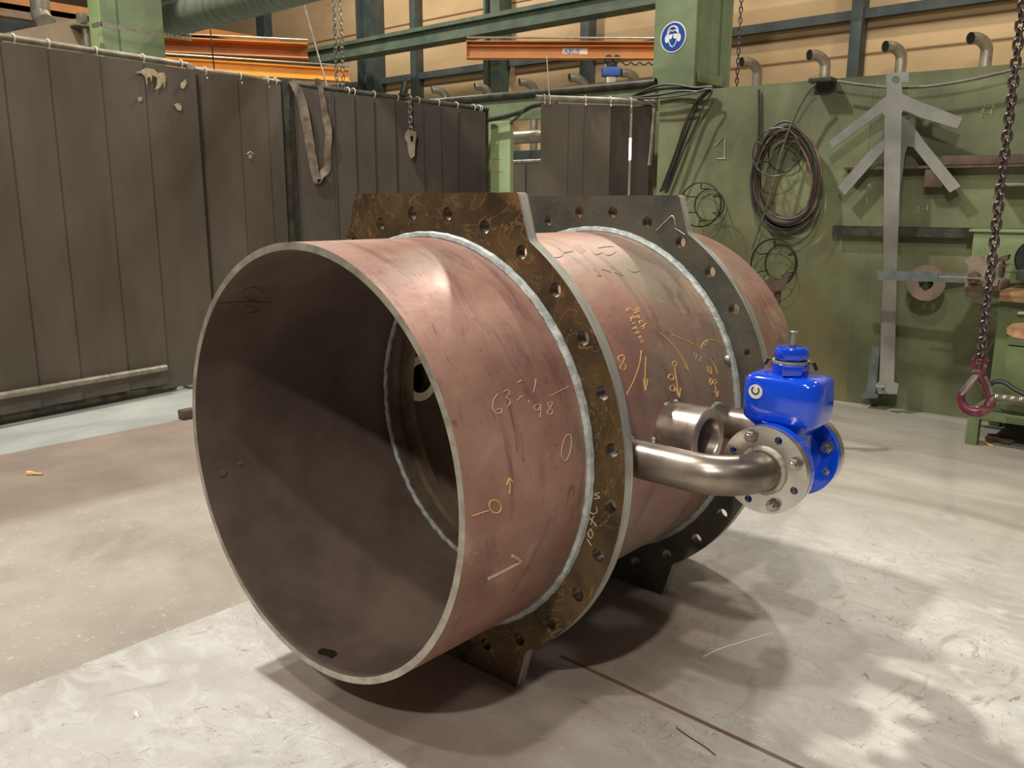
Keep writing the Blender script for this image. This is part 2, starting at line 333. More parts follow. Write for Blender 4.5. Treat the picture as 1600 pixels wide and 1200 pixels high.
# ================================================================== SETTING
# floor: rough concrete to the left, smoother steel-plated working area from x = -.655, one step of 5 mm
def floor_material():
    m = bpy.data.materials.new('workshop_floor'); m.use_nodes = True; nt = m.node_tree; b = nt.nodes['Principled BSDF']
    L = nt.links
    geo = nt.nodes.new('ShaderNodeNewGeometry'); sp = nt.nodes.new('ShaderNodeSeparateXYZ'); L.new(geo.outputs['Position'], sp.inputs[0])
    def noise(s, d=6, w=0, st=(1, 1, 1), rough=.6):
        mp = nt.nodes.new('ShaderNodeMapping'); mp.inputs['Scale'].default_value = st; L.new(geo.outputs['Position'], mp.inputs[0])
        n = nt.nodes.new('ShaderNodeTexNoise'); n.inputs['Scale'].default_value = s; n.inputs['Detail'].default_value = d; n.inputs['Distortion'].default_value = w
        n.inputs['Roughness'].default_value = rough
        L.new(mp.outputs[0], n.inputs['Vector']); return n.outputs[0]
    def mth(op, a, b_=None, c=None):
        n = nt.nodes.new('ShaderNodeMath'); n.operation = op
        for i, v in enumerate((a, b_, c)):
            if v is None: continue
            if isinstance(v, (int, float)): n.inputs[i].default_value = v
            else: L.new(v, n.inputs[i])
        return n.outputs[0]
    def rng(v, a, b_, c=0, d=1):
        n = nt.nodes.new('ShaderNodeMapRange'); n.clamp = True; L.new(v, n.inputs[0])
        for i, q in enumerate((a, b_, c, d)): n.inputs[i+1].default_value = q
        return n.outputs[0]
    def mix(f, a, b_):
        n = nt.nodes.new('ShaderNodeMix'); n.data_type = 'RGBA'; L.new(f, n.inputs[0])
        for i, v in ((6, a), (7, b_)):
            if isinstance(v, tuple): n.inputs[i].default_value = lin(v)
            else: L.new(v, n.inputs[i])
        return n.outputs[2]
    x, y = sp.outputs[0], sp.outputs[1]
    jit = mth('MULTIPLY', mth('SUBTRACT', noise(1.3, 5), .5), .10)
    xw = mth('ADD', x, jit)
    # steel plates
    st = mix(rng(noise(2.0, 8, .4), .35, .65), (170, 163, 154), (200, 197, 188))
    st = mix(rng(noise(5.0, 8, 1.2, (1, 2.2, 1)), .50, .70, 0, .6), st, (212, 210, 203))
    st = mix(rng(noise(1.1, 5, .3), .56, .70, 0, .55), st, (150, 134, 122))
    st = mix(rng(noise(2.6, 7, 1.8, (2.4, .8, 1)), .60, .68, 0, .6), st, (142, 128, 112))
    st = mix(rng(noise(14, 6, 2.5, (1, .35, 1)), .66, .72, 0, .7), st, (128, 108, 92))
    st = mix(rng(noise(30, 3, 3.0, (.25, 1, 1)), .70, .74, 0, .7), st, (232, 230, 224))
    def scrib(c, s, d, w, st, col, f, gs, lo):
        n = mth('ABSOLUTE', mth('SUBTRACT', noise(s, 2, d, st), .5)); g = rng(noise(gs, 3), lo, lo+.06)
        return mix(mth('MULTIPLY', rng(n, w*.3, w, f, 0), g), c, col)
    st = scrib(st, 9, 2.5, .006, (1, .5, 1), (112, 98, 86), .75, 3.1, .50)
    st = scrib(st, 16, 3.5, .007, (.5, 1, 1), (232, 230, 224), .7, 2.3, .50)
    st = scrib(st, 5, 1.2, .0035, (.4, 1.3, 1), (120, 104, 92), .6, 1.7, .48)
    st = mix(rng(noise(3.3, 9, .8, (1, 1, 1), .72), .52, .66, 0, .45), st, (150, 142, 132))
    # rough concrete
    co = mix(rng(noise(2.2, 8), .35, .65), (150, 140, 128), (172, 161, 147))
    co = mix(rng(noise(60, 3), .62, .72, 0, .6), co, (204, 190, 166))
    co = mix(rng(noise(1.7, 6, .6), .56, .66, 0, .6), co, (140, 128, 114))
    br = mix(rng(noise(2.5, 6), .35, .65), (126, 111, 98), (143, 127, 113))
    bl = mix(rng(noise(3.0, 7, .4, (1, .5, 1)), .35, .65), (140, 142, 136), (164, 165, 157))
    far = mix(rng(noise(2.0, 7, .5, (.5, 2.4, 1)), .35, .65), (146, 138, 124), (170, 163, 149))
    c = mix(rng(xw, -2.00, -1.86), br, co)
    c = mix(rng(x, -2.975, -2.955), bl, c)
    c = mix(rng(x, -.656, -.654), c, st)
    yf = mth('ADD', y, mth('MULTIPLY', jit, 5))
    c = mix(mth('MULTIPLY', rng(yf, 1.7, 2.5), rng(x, -.656, -.654)), c, far)
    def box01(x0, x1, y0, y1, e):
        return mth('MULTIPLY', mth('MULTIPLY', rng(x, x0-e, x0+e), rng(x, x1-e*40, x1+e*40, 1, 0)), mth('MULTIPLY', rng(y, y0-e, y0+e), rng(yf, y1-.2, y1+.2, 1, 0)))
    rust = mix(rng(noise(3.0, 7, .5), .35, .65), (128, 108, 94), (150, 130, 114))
    c = mix(mth('MULTIPLY', box01(-.236, .62, .006, 1.2, .004), .62), c, rust)  # brown tint paints the pipe's cast shadow into the floor colour
    # plate joints
    def line(v, at, w):
        return mth('LESS_THAN', mth('ABSOLUTE', mth('SUBTRACT', v, at)), w)
    yj = mth('ADD', y, mth('MULTIPLY', x, .03))
    j = mth('MULTIPLY', line(yj, .606, .007), mth('GREATER_THAN', x, .28))
    c = mix(j, c, (112, 88, 70))
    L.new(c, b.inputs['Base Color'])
    rr = mth('ADD', rng(noise(3, 6), .3, .7, .40, .62), mth('MULTIPLY', mth('LESS_THAN', x, -.655), .2))
    L.new(rr, b.inputs['Roughness'])
    bp = nt.nodes.new('ShaderNodeBump'); bp.inputs['Strength'].default_value = .25; bp.inputs['Distance'].default_value = .006
    L.new(noise(26, 7, .6), bp.inputs['Height']); L.new(bp.outputs[0], b.inputs['Normal'])
    b.inputs['Specular IOR Level'].default_value = .4
    return m
bm = BM()
prof = [(-22, -.006), (-.655, -.006), (-.652, 0), (12, 0)]
for i in range(3):
    q = [bm.verts.new(p) for p in ((prof[i][0], -10, prof[i][1]), (prof[i+1][0], -10, prof[i+1][1]), (prof[i+1][0], 11, prof[i+1][1]), (prof[i][0], 11, prof[i][1]))]
    bm.faces.new(q)
bmesh.ops.remove_doubles(bm, verts=bm.verts[:], dist=1e-5)
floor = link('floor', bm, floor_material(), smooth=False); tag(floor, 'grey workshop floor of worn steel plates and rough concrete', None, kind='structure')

# green partition wall with a doorway on its left
def wallbox(bm, s0, s1, z0, z1, o0, o1, bev=0):
    """s along the wall (distance along WD from x=0 foot), o = distance in front of the wall plane"""
    base = WN*WK
    M = Matrix((WD, WN, UP)).transposed().to_4x4(); M.translation = base
    return box(bm, (s0, -o1, z0), (s1, -o0, z1), bev, M)
def sof(p): return (p-WN*WK).dot(WD)
ZW = 1.95
sL = sof(WL(1000, 200)); sE = 3.0
bm = BM(); wallbox(bm, sof(WL(1022, 400)), sE, 0, ZW, -.06, 0)
# joint strips: panel seams
for u, v in ((1185, 250), (1348, 330)):
    s = sof(WL(u, v)); wallbox(bm, s-.002, s+.002, .02, ZW-.02, 0, .0015)
wb = link('wall_back', bm, X['gwall'], smooth=False); tag(wb, 'olive green sheet steel partition wall behind the pipe', kind='structure')
bm = BM(); s0 = sof(WL(757, 300)); s1 = sof(WL(797, 300))
wallbox(bm, s0-.12, s1, 0, 1.86, -.04, 0)
o = link('wall_back.001', bm, X['lgreen'], smooth=False); tag(o, 'light green door post panel beside the curtains', kind='structure')
chalk('chalk_mark', [[(763, 249), (782, 248), (783, 268), (762, 270), (763, 249)]], lambda u, v: WL(u, v, .002), X['chalkw'], o, .0025, 'white chalk frame', sm=False)
chalk('chalk_mark', write('GR', (765, 267), (9, -.5), (1, -15)), lambda u, v: WL(u, v, .002), X['chalkw'], o, .0025, 'white chalk letters GR')
bm = BM(); wallbox(bm, s0-1.6, sof(WL(1022, 200)), 1.84, 1.99, -.05, .0)
tag(link('trim_1', bm, X['colgreen'], smooth=False), 'green header beam over the doorway', kind='structure')
bm = BM(); a = WL(560, 170, -.02); cyl(bm, WN*WK+WD*(s0-1.6)+UP*2.02, WN*WK+WD*(sof(WL(1020, 200)))+UP*2.02, .03, 20)
pipe(bm, WN*WK+WD*sof(WL(1020, 200))+UP*2.02, WN*WK+WD*(sof(WL(1020, 200))+.01)+UP*2.02, .031, .024, 20)
tag(link('header_tube', bm, X['drail']), 'long dark green tube lying on the header beam over the doorway', 'tube')
# chalk numbers on the wall
chalk('chalk_mark', [[(1117, 228), (1133, 212), (1132, 247)], [(1120, 248), (1134, 248)]], lambda u, v: WL(u, v, .003), X['chalkg'], wb, .0035, 'pale chalk figure 1', sm=False)
for st_, o_ in (('2-4', (1535, 172)), ('2-4', (1432, 332)), ('2', (1590, 334)), ('T', (1352, 320)), ('2-4', (1532, 182)), ('M', (1356, 296))):
    chalk('chalk_mark', write(st_, o_, (7, -.8), (0, -9)), lambda u, v: WL(u, v, .003), X['chalkg'], wb, .0018)

# far hall wall
YF = 10.0
bm = BM(); box(bm, (-22, YF, 0), (6, YF+.2, 9))
far = link('wall_far', bm, X['beige'], smooth=False); tag(far, 'cream panelled outer wall of the hall', kind='structure')
bm = BM()
def panel_joints():
    zs = [PY(700, 104, YF).z]
    for (u, v) in ((555+0, 54), (700, 49), (700, 118), (1300, 17), (1300, 52.5), (1300, 90), (700, 100)):
        z = PY(u, v, YF).z
        if min(abs(z-q) for q in zs) < .09: continue
        zs.append(z); box(bm, (-22, YF-.012, z-.010), (6, YF, z+.010))
panel_joints()
tag(link('trim_2', bm, mat('panel_joint', (128, 98, 66), None), smooth=False), 'thin brown joints between the cream wall panels', kind='structure')
def hbeam(name, u, v, h, d, m, label, x0=-22, x1=6, front=.0):
    z = PY(u, v, YF-front-d).z; b = BM(); box(b, (x0, YF-front-d, z-h), (x1, YF-front, z))
    return tag(link(name, b, m, smooth=False), label, kind='structure')
hbeam('trim_3', 700, 107, .11, .12, X['navy'], 'dark horizontal rail on the cream wall')
n = 4
for u, w, m_ in ((657, .14, 'navy'), (788, .32, 'dgreen'), (590, .42, 'navy'), (1345, .14, 'navy'), (925, .16, 'navy'), (420, .3, 'navy'), (300, .25, 'navy')):
    x = PY(u, 60, YF).x; b = BM(); box(b, (x-w/2, YF-.2, 0), (x+w/2, YF, 9), .01)
    if w > .3: box(b, (x-w/2, YF-.34, 0), (x-w/2+.05, YF-.2, 9)); box(b, (x+w/2-.2, YF-.3, 0), (x+w/2, YF-.2, 9))
    tag(link('trim_%d' % n, b, X[m_]), 'dark vertical wall post of the hall', kind='structure'); n += 1
# runway beam crossing in front of the far wall
bm = BM(); yb = YF-.9
zt = PY(700, 38, yb).z; zb = PY(700, 66, yb).z
box(bm, (-22, yb-.16, zb), (6, yb+.16, zb+.06)); box(bm, (-22, yb-.10, zb+.06), (6, yb+.10, zt-.06)); box(bm, (-22, yb-.16, zt-.06), (6, yb+.16, zt))
tag(link('crane_runway_beam', bm, X['dgreen'], smooth=False), 'long green crane runway beam crossing in front of the cream wall', 'steel beam')
bm = BM(); box(bm, (-22.2, -10, -.1), (-22, 11, 9))
tag(link('wall_left', bm, X['brown'], smooth=False), 'distant brown end wall of the hall', kind='structure')

# ================================================================== THE PIPE
root = empty('flanged_pipe', (0, .75, 0), 'large reddish steel pipe with two bolt flanges and a blue valve on its side', 'steel pipe')
Y1, Y2, Y3, FT = .398, 1.103, 1.526, .0313
# shell with the four openings cut
bm = BM(); seg = 192
prof = [(0, PR), (0, PR-PW)]
ys = [Y3*k/44 for k in range(45)]
rings = []
for r, order in ((PR, ys), (PR-PW, ys[::-1])):
    for y in order:
        rings.append((y, r))
vs = [[bm.verts.new((r*math.sin(2*math.pi*k/seg), y, ZC+r*math.cos(2*math.pi*k/seg))) for k in range(seg)] for y, r in rings]
nr = len(rings)
for i in range(nr):
    A, B = vs[i], vs[(i+1) % nr]
    for k in range(seg):
        f = bm.faces.new((A[k], A[(k+1) % seg], B[(k+1) % seg], B[k]))
        f.material_index = 0 if i < 44 else (2 if i in (44, nr-1) else 1)
shell = link('shell', bm, None, root, mats=[X['shell'], X['shell_in'], X['cut']])
holes = [(.534, .632, .0412, 1), (.982, .632, .0412, 1), (.75, .645, .055, 1), (.79, .645, .05, -1)]
bmc = BM()
for (y, z, r, sx) in holes:
    cyl(bmc, (sx*.40, y, z), (sx*.60, y, z), r, 40)
cut = link('cutter', bmc, X['cut'])
mod = shell.modifiers.new('b', 'BOOLEAN'); mod.object = cut; mod.operation = 'DIFFERENCE'; mod.solver = 'EXACT'
# keep the shell at the origin while cutting
root_loc = root.location.copy()
bpy.context.view_layer.update()
me = bpy.data.meshes.new_from_object(shell.evaluated_get(bpy.context.evaluated_depsgraph_get()))
shell.modifiers.clear(); shell.data = me
bpy.data.objects.remove(cut)
me.polygons.foreach_set('use_smooth', [True]*len(me.polygons)); me.set_sharp_from_angle(angle=R(35))

RF, RH = .603, .5695
def flange(y0, name, face, label):
    pts = []
    # outline clockwise from top right: flat head, notch, ring, foot, flat base
    w, zt_, wl, zl = .2936, .6161, .3221, .5111
    wb_, zb_, wf, zf = .2927, .622, .325, .508
    pts += [(-w+.006, zt_), (w-.006, zt_), (w, zt_-.006)]
    a0 = math.atan2(wl, zl); a1 = math.pi-math.atan2(wf, zf)
    pts.append((wl-.002, zl+.008))
    for k in range(61):
        a = a0+.012+(a1-a0-.024)*k/60; pts.append((RF*math.sin(a), RF*math.cos(a)))
    pts += [(wf-.002, -zf-.006), (wb_, -zb_+.001), (wb_-.005, -zb_)]
    mir = [(-x, z) for x, z in reversed(pts[3:])]
    loop = pts+mir+[(-w, zt_-.006)]
    loops = [[Vector((x, y0, ZC+z)) for x, z in loop]]
    loops.append(circ((0, y0, ZC), (1, 0, 0), (0, 0, 1), PR-.001, 120))
    for k in range(28):
        a = 2*math.pi*(k+.5)/28
        loops.append(circ((RH*math.sin(a), y0, ZC+RH*math.cos(a)), (1, 0, 0), (0, 0, 1), .0165, 20))
    b = BM(); plate(b, loops, (0, FT, 0), side=1, face=0, hole=2)
    o = link(name, b, None, root, mats=[face, X['edge'], X['bore']], ang=30); o['label'] = label
flange(Y1, 'flange_plate', X['rust'], 'rusty brown flange plate nearest the open end')
flange(Y2, 'flange_plate', X['dplate'], 'dark grey flange plate towards the far end')
def bead(y, r, rr, parent=root, amp=.0012, name='weld_bead', seg=300, m='weld', jag=.12):
    b = BM(); P = []; rad = []
    for k in range(seg):
        a = 2*math.pi*k/seg; q = r+amp*math.sin(a*61)+random.uniform(-1, 1)*amp*jag
        P.append((q*math.sin(a), y, ZC+q*math.cos(a))); rad.append(rr*(1+random.uniform(-.1, .1)*(1 if jag > .5 else .3)))
    tube(b, P, rr, 8, closed=True, radii=rad)
    return link(name, b, X[m], parent)
bead(Y1-.003, PR+.003, .012, amp=.0006); bead(Y1+FT+.003, PR+.002, .011, amp=.0006)
bead(Y2-.003, PR+.003, .012, amp=.0006); bead(Y2+FT+.003, PR+.002, .011, amp=.0006)
# inside: welded seating ring
bm = BM(); lathe(bm, [(.655, .491), (.655, .476), (.660, .474), (.705, .474), (.705, .462), (.712, .460), (.745, .460), (.745, .491)], (0, 0, ZC), (0, 1, 0), 128, closed=True)
link('seating_ring', bm, mat('ring_steel', (110, 98, 84), (138, 124, 106), 10, .38, .6, .5), root, ang=30)
bead(.650, .4865, .0075, amp=.0015, jag=1, m='weld')
# sockets
def socket(y, z, sx, x0, x1, ro, ri, name='pipe_socket', label=None):
    b = BM(); ax = Vector((sx, 0, 0)); L = x1-x0
    lathe(b, [(0, ro), (L-.003, ro), (L, ro-.003), (L, ri+.001), (L-.002, ri), (0, ri)], (sx*x0, y, z), ax, 64, closed=True)
    o = link(name, b, X['sock'], root)
    if label: o['label'] = label
    return o
socket(.75, .645, 1, .485, .612, .080, .054, label='thick open socket between the two branch pipes')
s2 = socket(.79, .645, -1, .470, .61, .078, .050)
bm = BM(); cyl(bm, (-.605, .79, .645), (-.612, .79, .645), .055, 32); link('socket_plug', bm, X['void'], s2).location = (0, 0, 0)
# tack welds on the sockets
def tack(P, r=.008):
    b = BM()
    for i, p in enumerate(P):
        q = bmesh.new(); bmesh.ops.create_icosphere(q, subdivisions=2, radius=r*random.uniform(.7, 1.1), matrix=Matrix.Translation(p)); merge(b, q)
    return link('tack_weld', b, X['weld'], root)
tack([CY(1040+i*4, 632-i*1.2, PR+.002) for i in range(5)], .006)
tack([CY(1117+i*3.5, 636-i*.6, PR+.002) for i in range(3)], .006)
tack([CY(1021, 686, PR+.002), CY(1021, 690, PR+.002)], .006)
tack([Vector((.0, 0, 0))+CY(1137, 560, PR+.012)], .010)
# branch pipes with bends
RP = .0445; RB = .114; XV = .803; ZV = .632
def branch(sy, yw, yf, name):
    P = [Vector((.488, yw, ZV))]
    for k in range(19):
        a = math.pi/2*k/18
        P.append(Vector((XV-RB+RB*math.sin(a), yw+sy*(RB-RB*math.cos(a)), ZV)))
    P.append(Vector((XV, yf+sy*.004, ZV)))
    b = BM(); tube(b, P, RP, 40); o = link('branch_pipe', b, X['pipe'], root); o['label'] = name
    return o
br1 = branch(1, .534, .652, 'near bent branch pipe with ground bright streaks')
br2 = branch(-1, .982, .864, 'far bent branch pipe behind the socket')
for y0 in (.534, .982):
    b = BM(); tube(b, [(math.sqrt(PR**2-(RP*math.cos(2*math.pi*k/40))**2)-.0 + .002, y0+RP*1.05*math.sin(2*math.pi*k/40), ZV+RP*1.05*math.cos(2*math.pi*k/40)) for k in range(40)], .006, 8, closed=True)
    link('weld_bead', b, X['weld'], root)
# silver weld flanges, 8 holes
def steel_flange(y0, y1, label, yw, ang0):
    b = BM(); loops = [circ((XV, y0, ZV), (1, 0, 0), (0, 0, 1), .1, 96), circ((XV, y0, ZV), (1, 0, 0), (0, 0, 1), RP-.002, 48)]
    for k in range(8):
        a = R(22.5+45*k)
        loops.append(circ((XV+.08*math.sin(a), y0, ZV+.08*math.cos(a)), (1, 0, 0), (0, 0, 1), .0088, 18))
    plate(b, loops, (0, y1-y0, 0))
    o = link('weld_flange', b, X['mach'], root, ang=30); o['label'] = label
    b = BM(); P = [(XV+(RP+.004)*math.cos(2*math.pi*k/60), yw, ZV+(RP+.004)*math.sin(2*math.pi*k/60)) for k in range(60)]
    tube(b, P, .008, 8, closed=True, radii=[.008*(1+random.uniform(-.12, .12)) for k in range(60)])
    w = link('weld_bead', b, X['cut'], o); w.location = (0, 0, 0)
    return o
fl1 = steel_flange(.648, .668, 'silver flange on the near branch pipe', .647, 0)
fl2 = steel_flange(.846, .866, 'silver flange on the far branch pipe', .867, 0)
# blue gate valve
def superbox(bm, cx, cy, z, a, b_, e=4.0, n=56):
    V = []
    for k in range(n):
        t = 2*math.pi*k/n; c, s = math.cos(t), math.sin(t)
        V.append(bm.verts.new((cx+a*math.copysign(abs(c)**(2/e), c), cy+b_*math.copysign(abs(s)**(2/e), s), z)))
    return V
def skin(bm, rings, caps=True):
    n = len(rings[0])
    for A, B in zip(rings, rings[1:]):
        for k in range(n): bm.faces.new((A[k], A[(k+1) % n], B[(k+1) % n], B[k]))
    if caps: bm.faces.new(rings[0][::-1]); bm.faces.new(rings[-1])
YM = .757
bm = BM()
for y0, y1 in ((.669, .688), (.826, .845)):
    loops = [circ((XV, y0, ZV), (1, 0, 0), (0, 0, 1), .1005, 96)]
    for k in range(8):
        a = R(22.5+45*k); loops.append(circ((XV+.08*math.sin(a), y0, ZV+.08*math.cos(a)), (1, 0, 0), (0, 0, 1), .0086, 18))
    plate(bm, loops, (0, y1-y0, 0))
# body between the flanges
lathe(bm, [(.686, .060), (.70, .052), (.72, .050), (.795, .050), (.815, .052), (.828, .060)], (XV, 0, ZV), (0, 1, 0), 48)
rg = []
for z, a, b_, e in ((ZV-.060, .030, .022, 2.5), (ZV-.045, .050, .034, 3), (ZV, .058, .040, 3), (ZV+.05, .058, .040, 3), (ZV+.070, .058, .042, 3), (ZV+.084, .070, .052, 3.6), (ZV+.098, .086, .062, 4.2), (ZV+.106, .090, .066, 4.6),
                     (ZV+.150, .091, .067, 4.6), (ZV+.188, .090, .066, 4.6), (ZV+.196, .086, .062, 4.4), (ZV+.203, .078, .054, 4.0), (ZV+.206, .064, .042, 3.4)):
    rg.append(superbox(bm, XV, YM, z, a, b_, e))
skin(bm, rg)
# cast rib from the bonnet down to the body
box(bm, (XV-.004, YM-.060, ZV+.06), (XV+.004, YM-.038, ZV+.105), .003)
valve = link('gate_valve', bm, X['blue'], root, ang=40); valve['label'] = 'glossy blue cast valve body with two round flanges'
def vpart(name, b, m, label=None, ang=35):
    o = link(name, b, m, valve, ang=ang); o.location = (0, 0, 0)
    if label: o['label'] = label
    return o
b = BM(); lathe(b, [(0, .040), (.004, .041), (.024, .041), (.027, .038), (.031, .036)], (XV, YM, ZV+.205), (0, 0, 1), 48)
box(b, (XV-.021, YM-.052, ZV+.207), (XV+.021, YM-.030, ZV+.229), .003, Matrix.Translation((XV, YM, 0)) @ Matrix.Rotation(R(28), 4, 'Z') @ Matrix.Translation((-XV, -YM, 0)))
vpart('stuffing_box', b, X['blue'])
b = BM(); lathe(b, [(0, .036), (.003, .0385), (.008, .040), (.024, .040), (.030, .037), (.031, .014)], (XV, YM, ZV+.236), (0, 0, 1), 8)
bmesh.ops.bevel(b, geom=[e for e in b.edges], offset=.003, segments=2, affect='EDGES')
vpart('packing_nut', b, X['blue'], ang=45)
b = BM(); lathe(b, [(0, .0405), (.004, .0415), (.007, .0405)], (XV, YM, ZV+.229), (0, 0, 1), 48); vpart('seal_ring', b, X['cut'])
for s in (-1, 1):
    b = BM(); P = [Vector((XV+s*.036, YM+s*.006, ZV+.234)), Vector((XV+s*.050, YM+s*.006, ZV+.233)), Vector((XV+s*.058, YM+s*.006, ZV+.218))]
    for p, q in zip(P, P[1:]):
        v = [b.verts.new(p+Vector((0, d, h))) for d, h in ((-.009, 0), (.009, 0), (.009, .002), (-.009, .002))]+[b.verts.new(q+Vector((0, d, h))) for d, h in ((-.009, 0), (.009, 0), (.009, .002), (-.009, .002))]
        for f in ((0, 1, 5, 4), (1, 2, 6, 5), (2, 3, 7, 6), (3, 0, 4, 7), (0, 3, 2, 1), (4, 5, 6, 7)): b.faces.new([v[i] for i in f])
    vpart('lock_tab', b, X['black'])

b = BM(); lathe(b, [(0, .0095), (.032, .0095), (.033, .0108), (.036, .0108), (.037, .009)], (XV, YM, ZV+.265), (0, 0, 1), 24); vpart('valve_stem', b, X['bolt'])
# round sticker on the near side of the bonnet
sc = Vector((XV-.049, YM-.0672, ZV+.166))
b = BM(); lathe(b, [(0, .0165), (.0008, .0165)], sc, (0, -1, 0), 40); vpart('sticker', b, X['white'], 'white round maker sticker')
b = BM(); P = [sc+Vector((.0085*math.cos(R(a)), -.0012, .003+.0085*math.sin(R(a)))) for a in range(125, 415, 10)]
tube(b, P, .0017, 6); vpart('sticker_mark', b, X['black'], 'black open ring emblem', ang=30)
# bolts
def hexa(b, c, ax, r, h):
    lathe(b, [(0, r), (h*.8, r), (h, r*.86)], c, ax, 6)
def bolt(x, z, y_head, sy, nut=True, y2=None):
    b = BM(); c = Vector((x, y_head, z)); ax = Vector((0, sy, 0))
    lathe(b, [(0, .0155), (.0022, .0155)], c, ax, 24)
    hexa(b, c+ax*.0022, ax, .0140, .013)
    lathe(b, [(.0, .0085), (.022, .0085), (.0235, .0072)], c, ax, 20)
    o = link('bolt', b, X['bolt'], root, ang=30)
for k, nl in ((0, 0), (0, 0)):
    pass
def bp(k): a = R(22.5+45*k); return XV+.08*math.sin(a), ZV+.08*math.cos(a)
for k in (7-0, 1, 3): pass
for ang in (-22.5, 67.5, 157.5):
    a = R(ang); bolt(XV+.08*math.sin(a), ZV+.08*math.cos(a), .648, -1)
for ang in (67.5, 157.5, -22.5):
    a = R(ang); bolt(XV+.08*math.sin(a), ZV+.08*math.cos(a), .826, -1); bolt(XV+.08*math.sin(a), ZV+.08*math.cos(a), .866, 1)
    bolt(XV+.08*math.sin(a), ZV+.08*math.cos(a), .688, 1)
# chalk writing on the shell
def z4(ox, oy, s, pts): return [(ox+x/s, oy+y/s) for x, y in pts]
A = lambda *p: z4(700, 550, 4, p)
near = [A((310, 262), (285, 300), (280, 350), (305, 385), (335, 375), (330, 352), (300, 362)), A((345, 250), (375, 235), (382, 262), (362, 285), (388, 298), (385, 325), (370, 345)),
        A((435, 192), (460, 176)), A((550, 168), (545, 205), (532, 255)), A((505, 300), (508, 318)), A((640, 275), (700, 243), (755, 215)), A((380, 330), (395, 318)), A((430, 305), (460, 275)),
        A((578, 328), (545, 332), (541, 358), (565, 362), (580, 330), (577, 408)), A((652, 312), (625, 318), (632, 345), (655, 370), (640, 392), (620, 375), (645, 340), (652, 312)),
        A((765, 515), (735, 530), (712, 600), (712, 660), (735, 680), (762, 630), (772, 560), (765, 515))]
chalk('chalk_mark', near, CY, X['chalkw'], root, .0011, 'faint chalk figures 631 and 98')
chalk('chalk_mark', [A((385, 885), (388, 840), (385, 790)), A((368, 830), (385, 788), (404, 815)), A((262, 935), (258, 965), (280, 1000), (318, 1002), (332, 965), (312, 932), (280, 925), (262, 935)), A((150, 1025), (200, 1008), (255, 990))], CY, X['chalk'], root, .0013, 'chalk zero with an arrow')
chalk('chalk_mark', [z4(600, 840, 3.2, p) for p in [[(520, 205), (600, 165), (685, 120)], [(685, 120), (665, 100), (640, 88)]]], CY, X['chalkw'], root, .0036, 'thick chalk stroke like a figure 1', sm=False)
B4 = lambda *p: z4(960, 520, 4, p)
mid = [B4((55, 140), (25, 150), (30, 175), (70, 205), (60, 232), (35, 220), (50, 190), (62, 160), (55, 140)), B4((168, 112), (155, 200), (120, 300), (75, 388)), B4((196, 150), (192, 260), (193, 360)), B4((180, 285), (193, 362), (208, 290)),
       B4((290, 0), (370, 80), (430, 165), (464, 238)), B4((464, 238), (435, 205)), B4((520, 85), (360, 10)), B4((540, 100), (560, 60), (600, 45), (660, 58))]
chalk('chalk_mark', mid, CY, X['chalk'], root, .0013, 'yellow chalk figure 8 with arrows')
chalk('chalk_mark', [B4((375, 210), (388, 300), (402, 402)), B4((386, 345), (402, 404), (414, 345)), B4((360, 195), (375, 178), (388, 195), (375, 212), (360, 195)), B4((345, 260), (335, 280), (365, 295), (370, 270), (345, 262), (340, 285), (360, 298)),
     B4((375, 330), (350, 335), (352, 362), (375, 360), (375, 332), (380, 365)), B4((628, 320), (634, 355), (640, 400)), B4((624, 365), (641, 402), (650, 365)), B4((618, 300), (632, 292), (638, 312), (622, 320), (618, 300)), B4((600, 285), (612, 300), (606, 325), (596, 310), (600, 285)),
     B4((580, 205), (590, 250), (605, 250)), B4((600, 210), (608, 262)), B4((600, 165), (625, 200), (645, 255))], CY, X['chalk'], root, .0015, 'yellow chalk arrows above the sockets')
chalk('chalk_mark', write('98', (1082, 559), (9, 5), (2, -9))+write('0', (1100, 540), (6, 0), (2, -9)), CY, X['chalkw'], root, .0011)
T = write('Noch', (990, 485), (3.9, 8.2), (7.5, -4.8))+write('4 Rippen', (977, 483), (3.3, 7.1), (7.0, -4.0))
chalk('chalk_mark', T, CY, X['chalk'], root, .0013, 'yellow chalk words Noch 4 Rippen')
C4 = lambda *p: z4(800, 270, 4, p)
chalk('chalk_mark', [C4((385, 455), (430, 500)), C4((400, 450), (445, 495)), C4((415, 448), (460, 490)), C4((290, 470), (320, 500), (300, 525), (240, 530)), C4((320, 500), (380, 490)), C4((500, 480), (520, 510), (560, 500)), C4((540, 470), (620, 460), (650, 490), (600, 515), (560, 490)),
     C4((510, 600), (560, 640), (530, 640)), C4((560, 600), (620, 620)), C4((620, 580), (700, 640), (640, 620)), C4((720, 600), (760, 620), (800, 610))], CY, X['chalkw'], root, .0012, 'pale chalk scribbles on top of the pipe')
FC = lambda u, v: PY(u, v, Y1-.001)
D3 = lambda *p: z4(900, 600, 4, p)
chalk('chalk_mark', [D3((145, 680), (115, 690), (148, 705)), D3((112, 718), (150, 712)), D3((128, 770), (130, 800), (108, 812), (90, 800)), D3((80, 830), (130, 890)), D3((110, 825), (92, 880)), D3((92, 905), (75, 930), (90, 965), (105, 940), (92, 905)), D3((70, 970), (95, 1010))], FC, X['chalkw'], root, .0012, 'white chalk characters on the near flange')
FC2 = lambda u, v: PY(u, v, Y2-.001)
chalk('chalk_mark', [z4(1000, 280, 6, p) for p in [[(150, 485), (220, 415), (295, 345), (320, 370), (335, 440)], [(330, 460), (420, 520)]]], FC2, X['cut'], root, .0016, 'pale scratch on the far flange')
CI = lambda u, v: (lambda d: CAM+d)(Vector((0, 0, 0)))
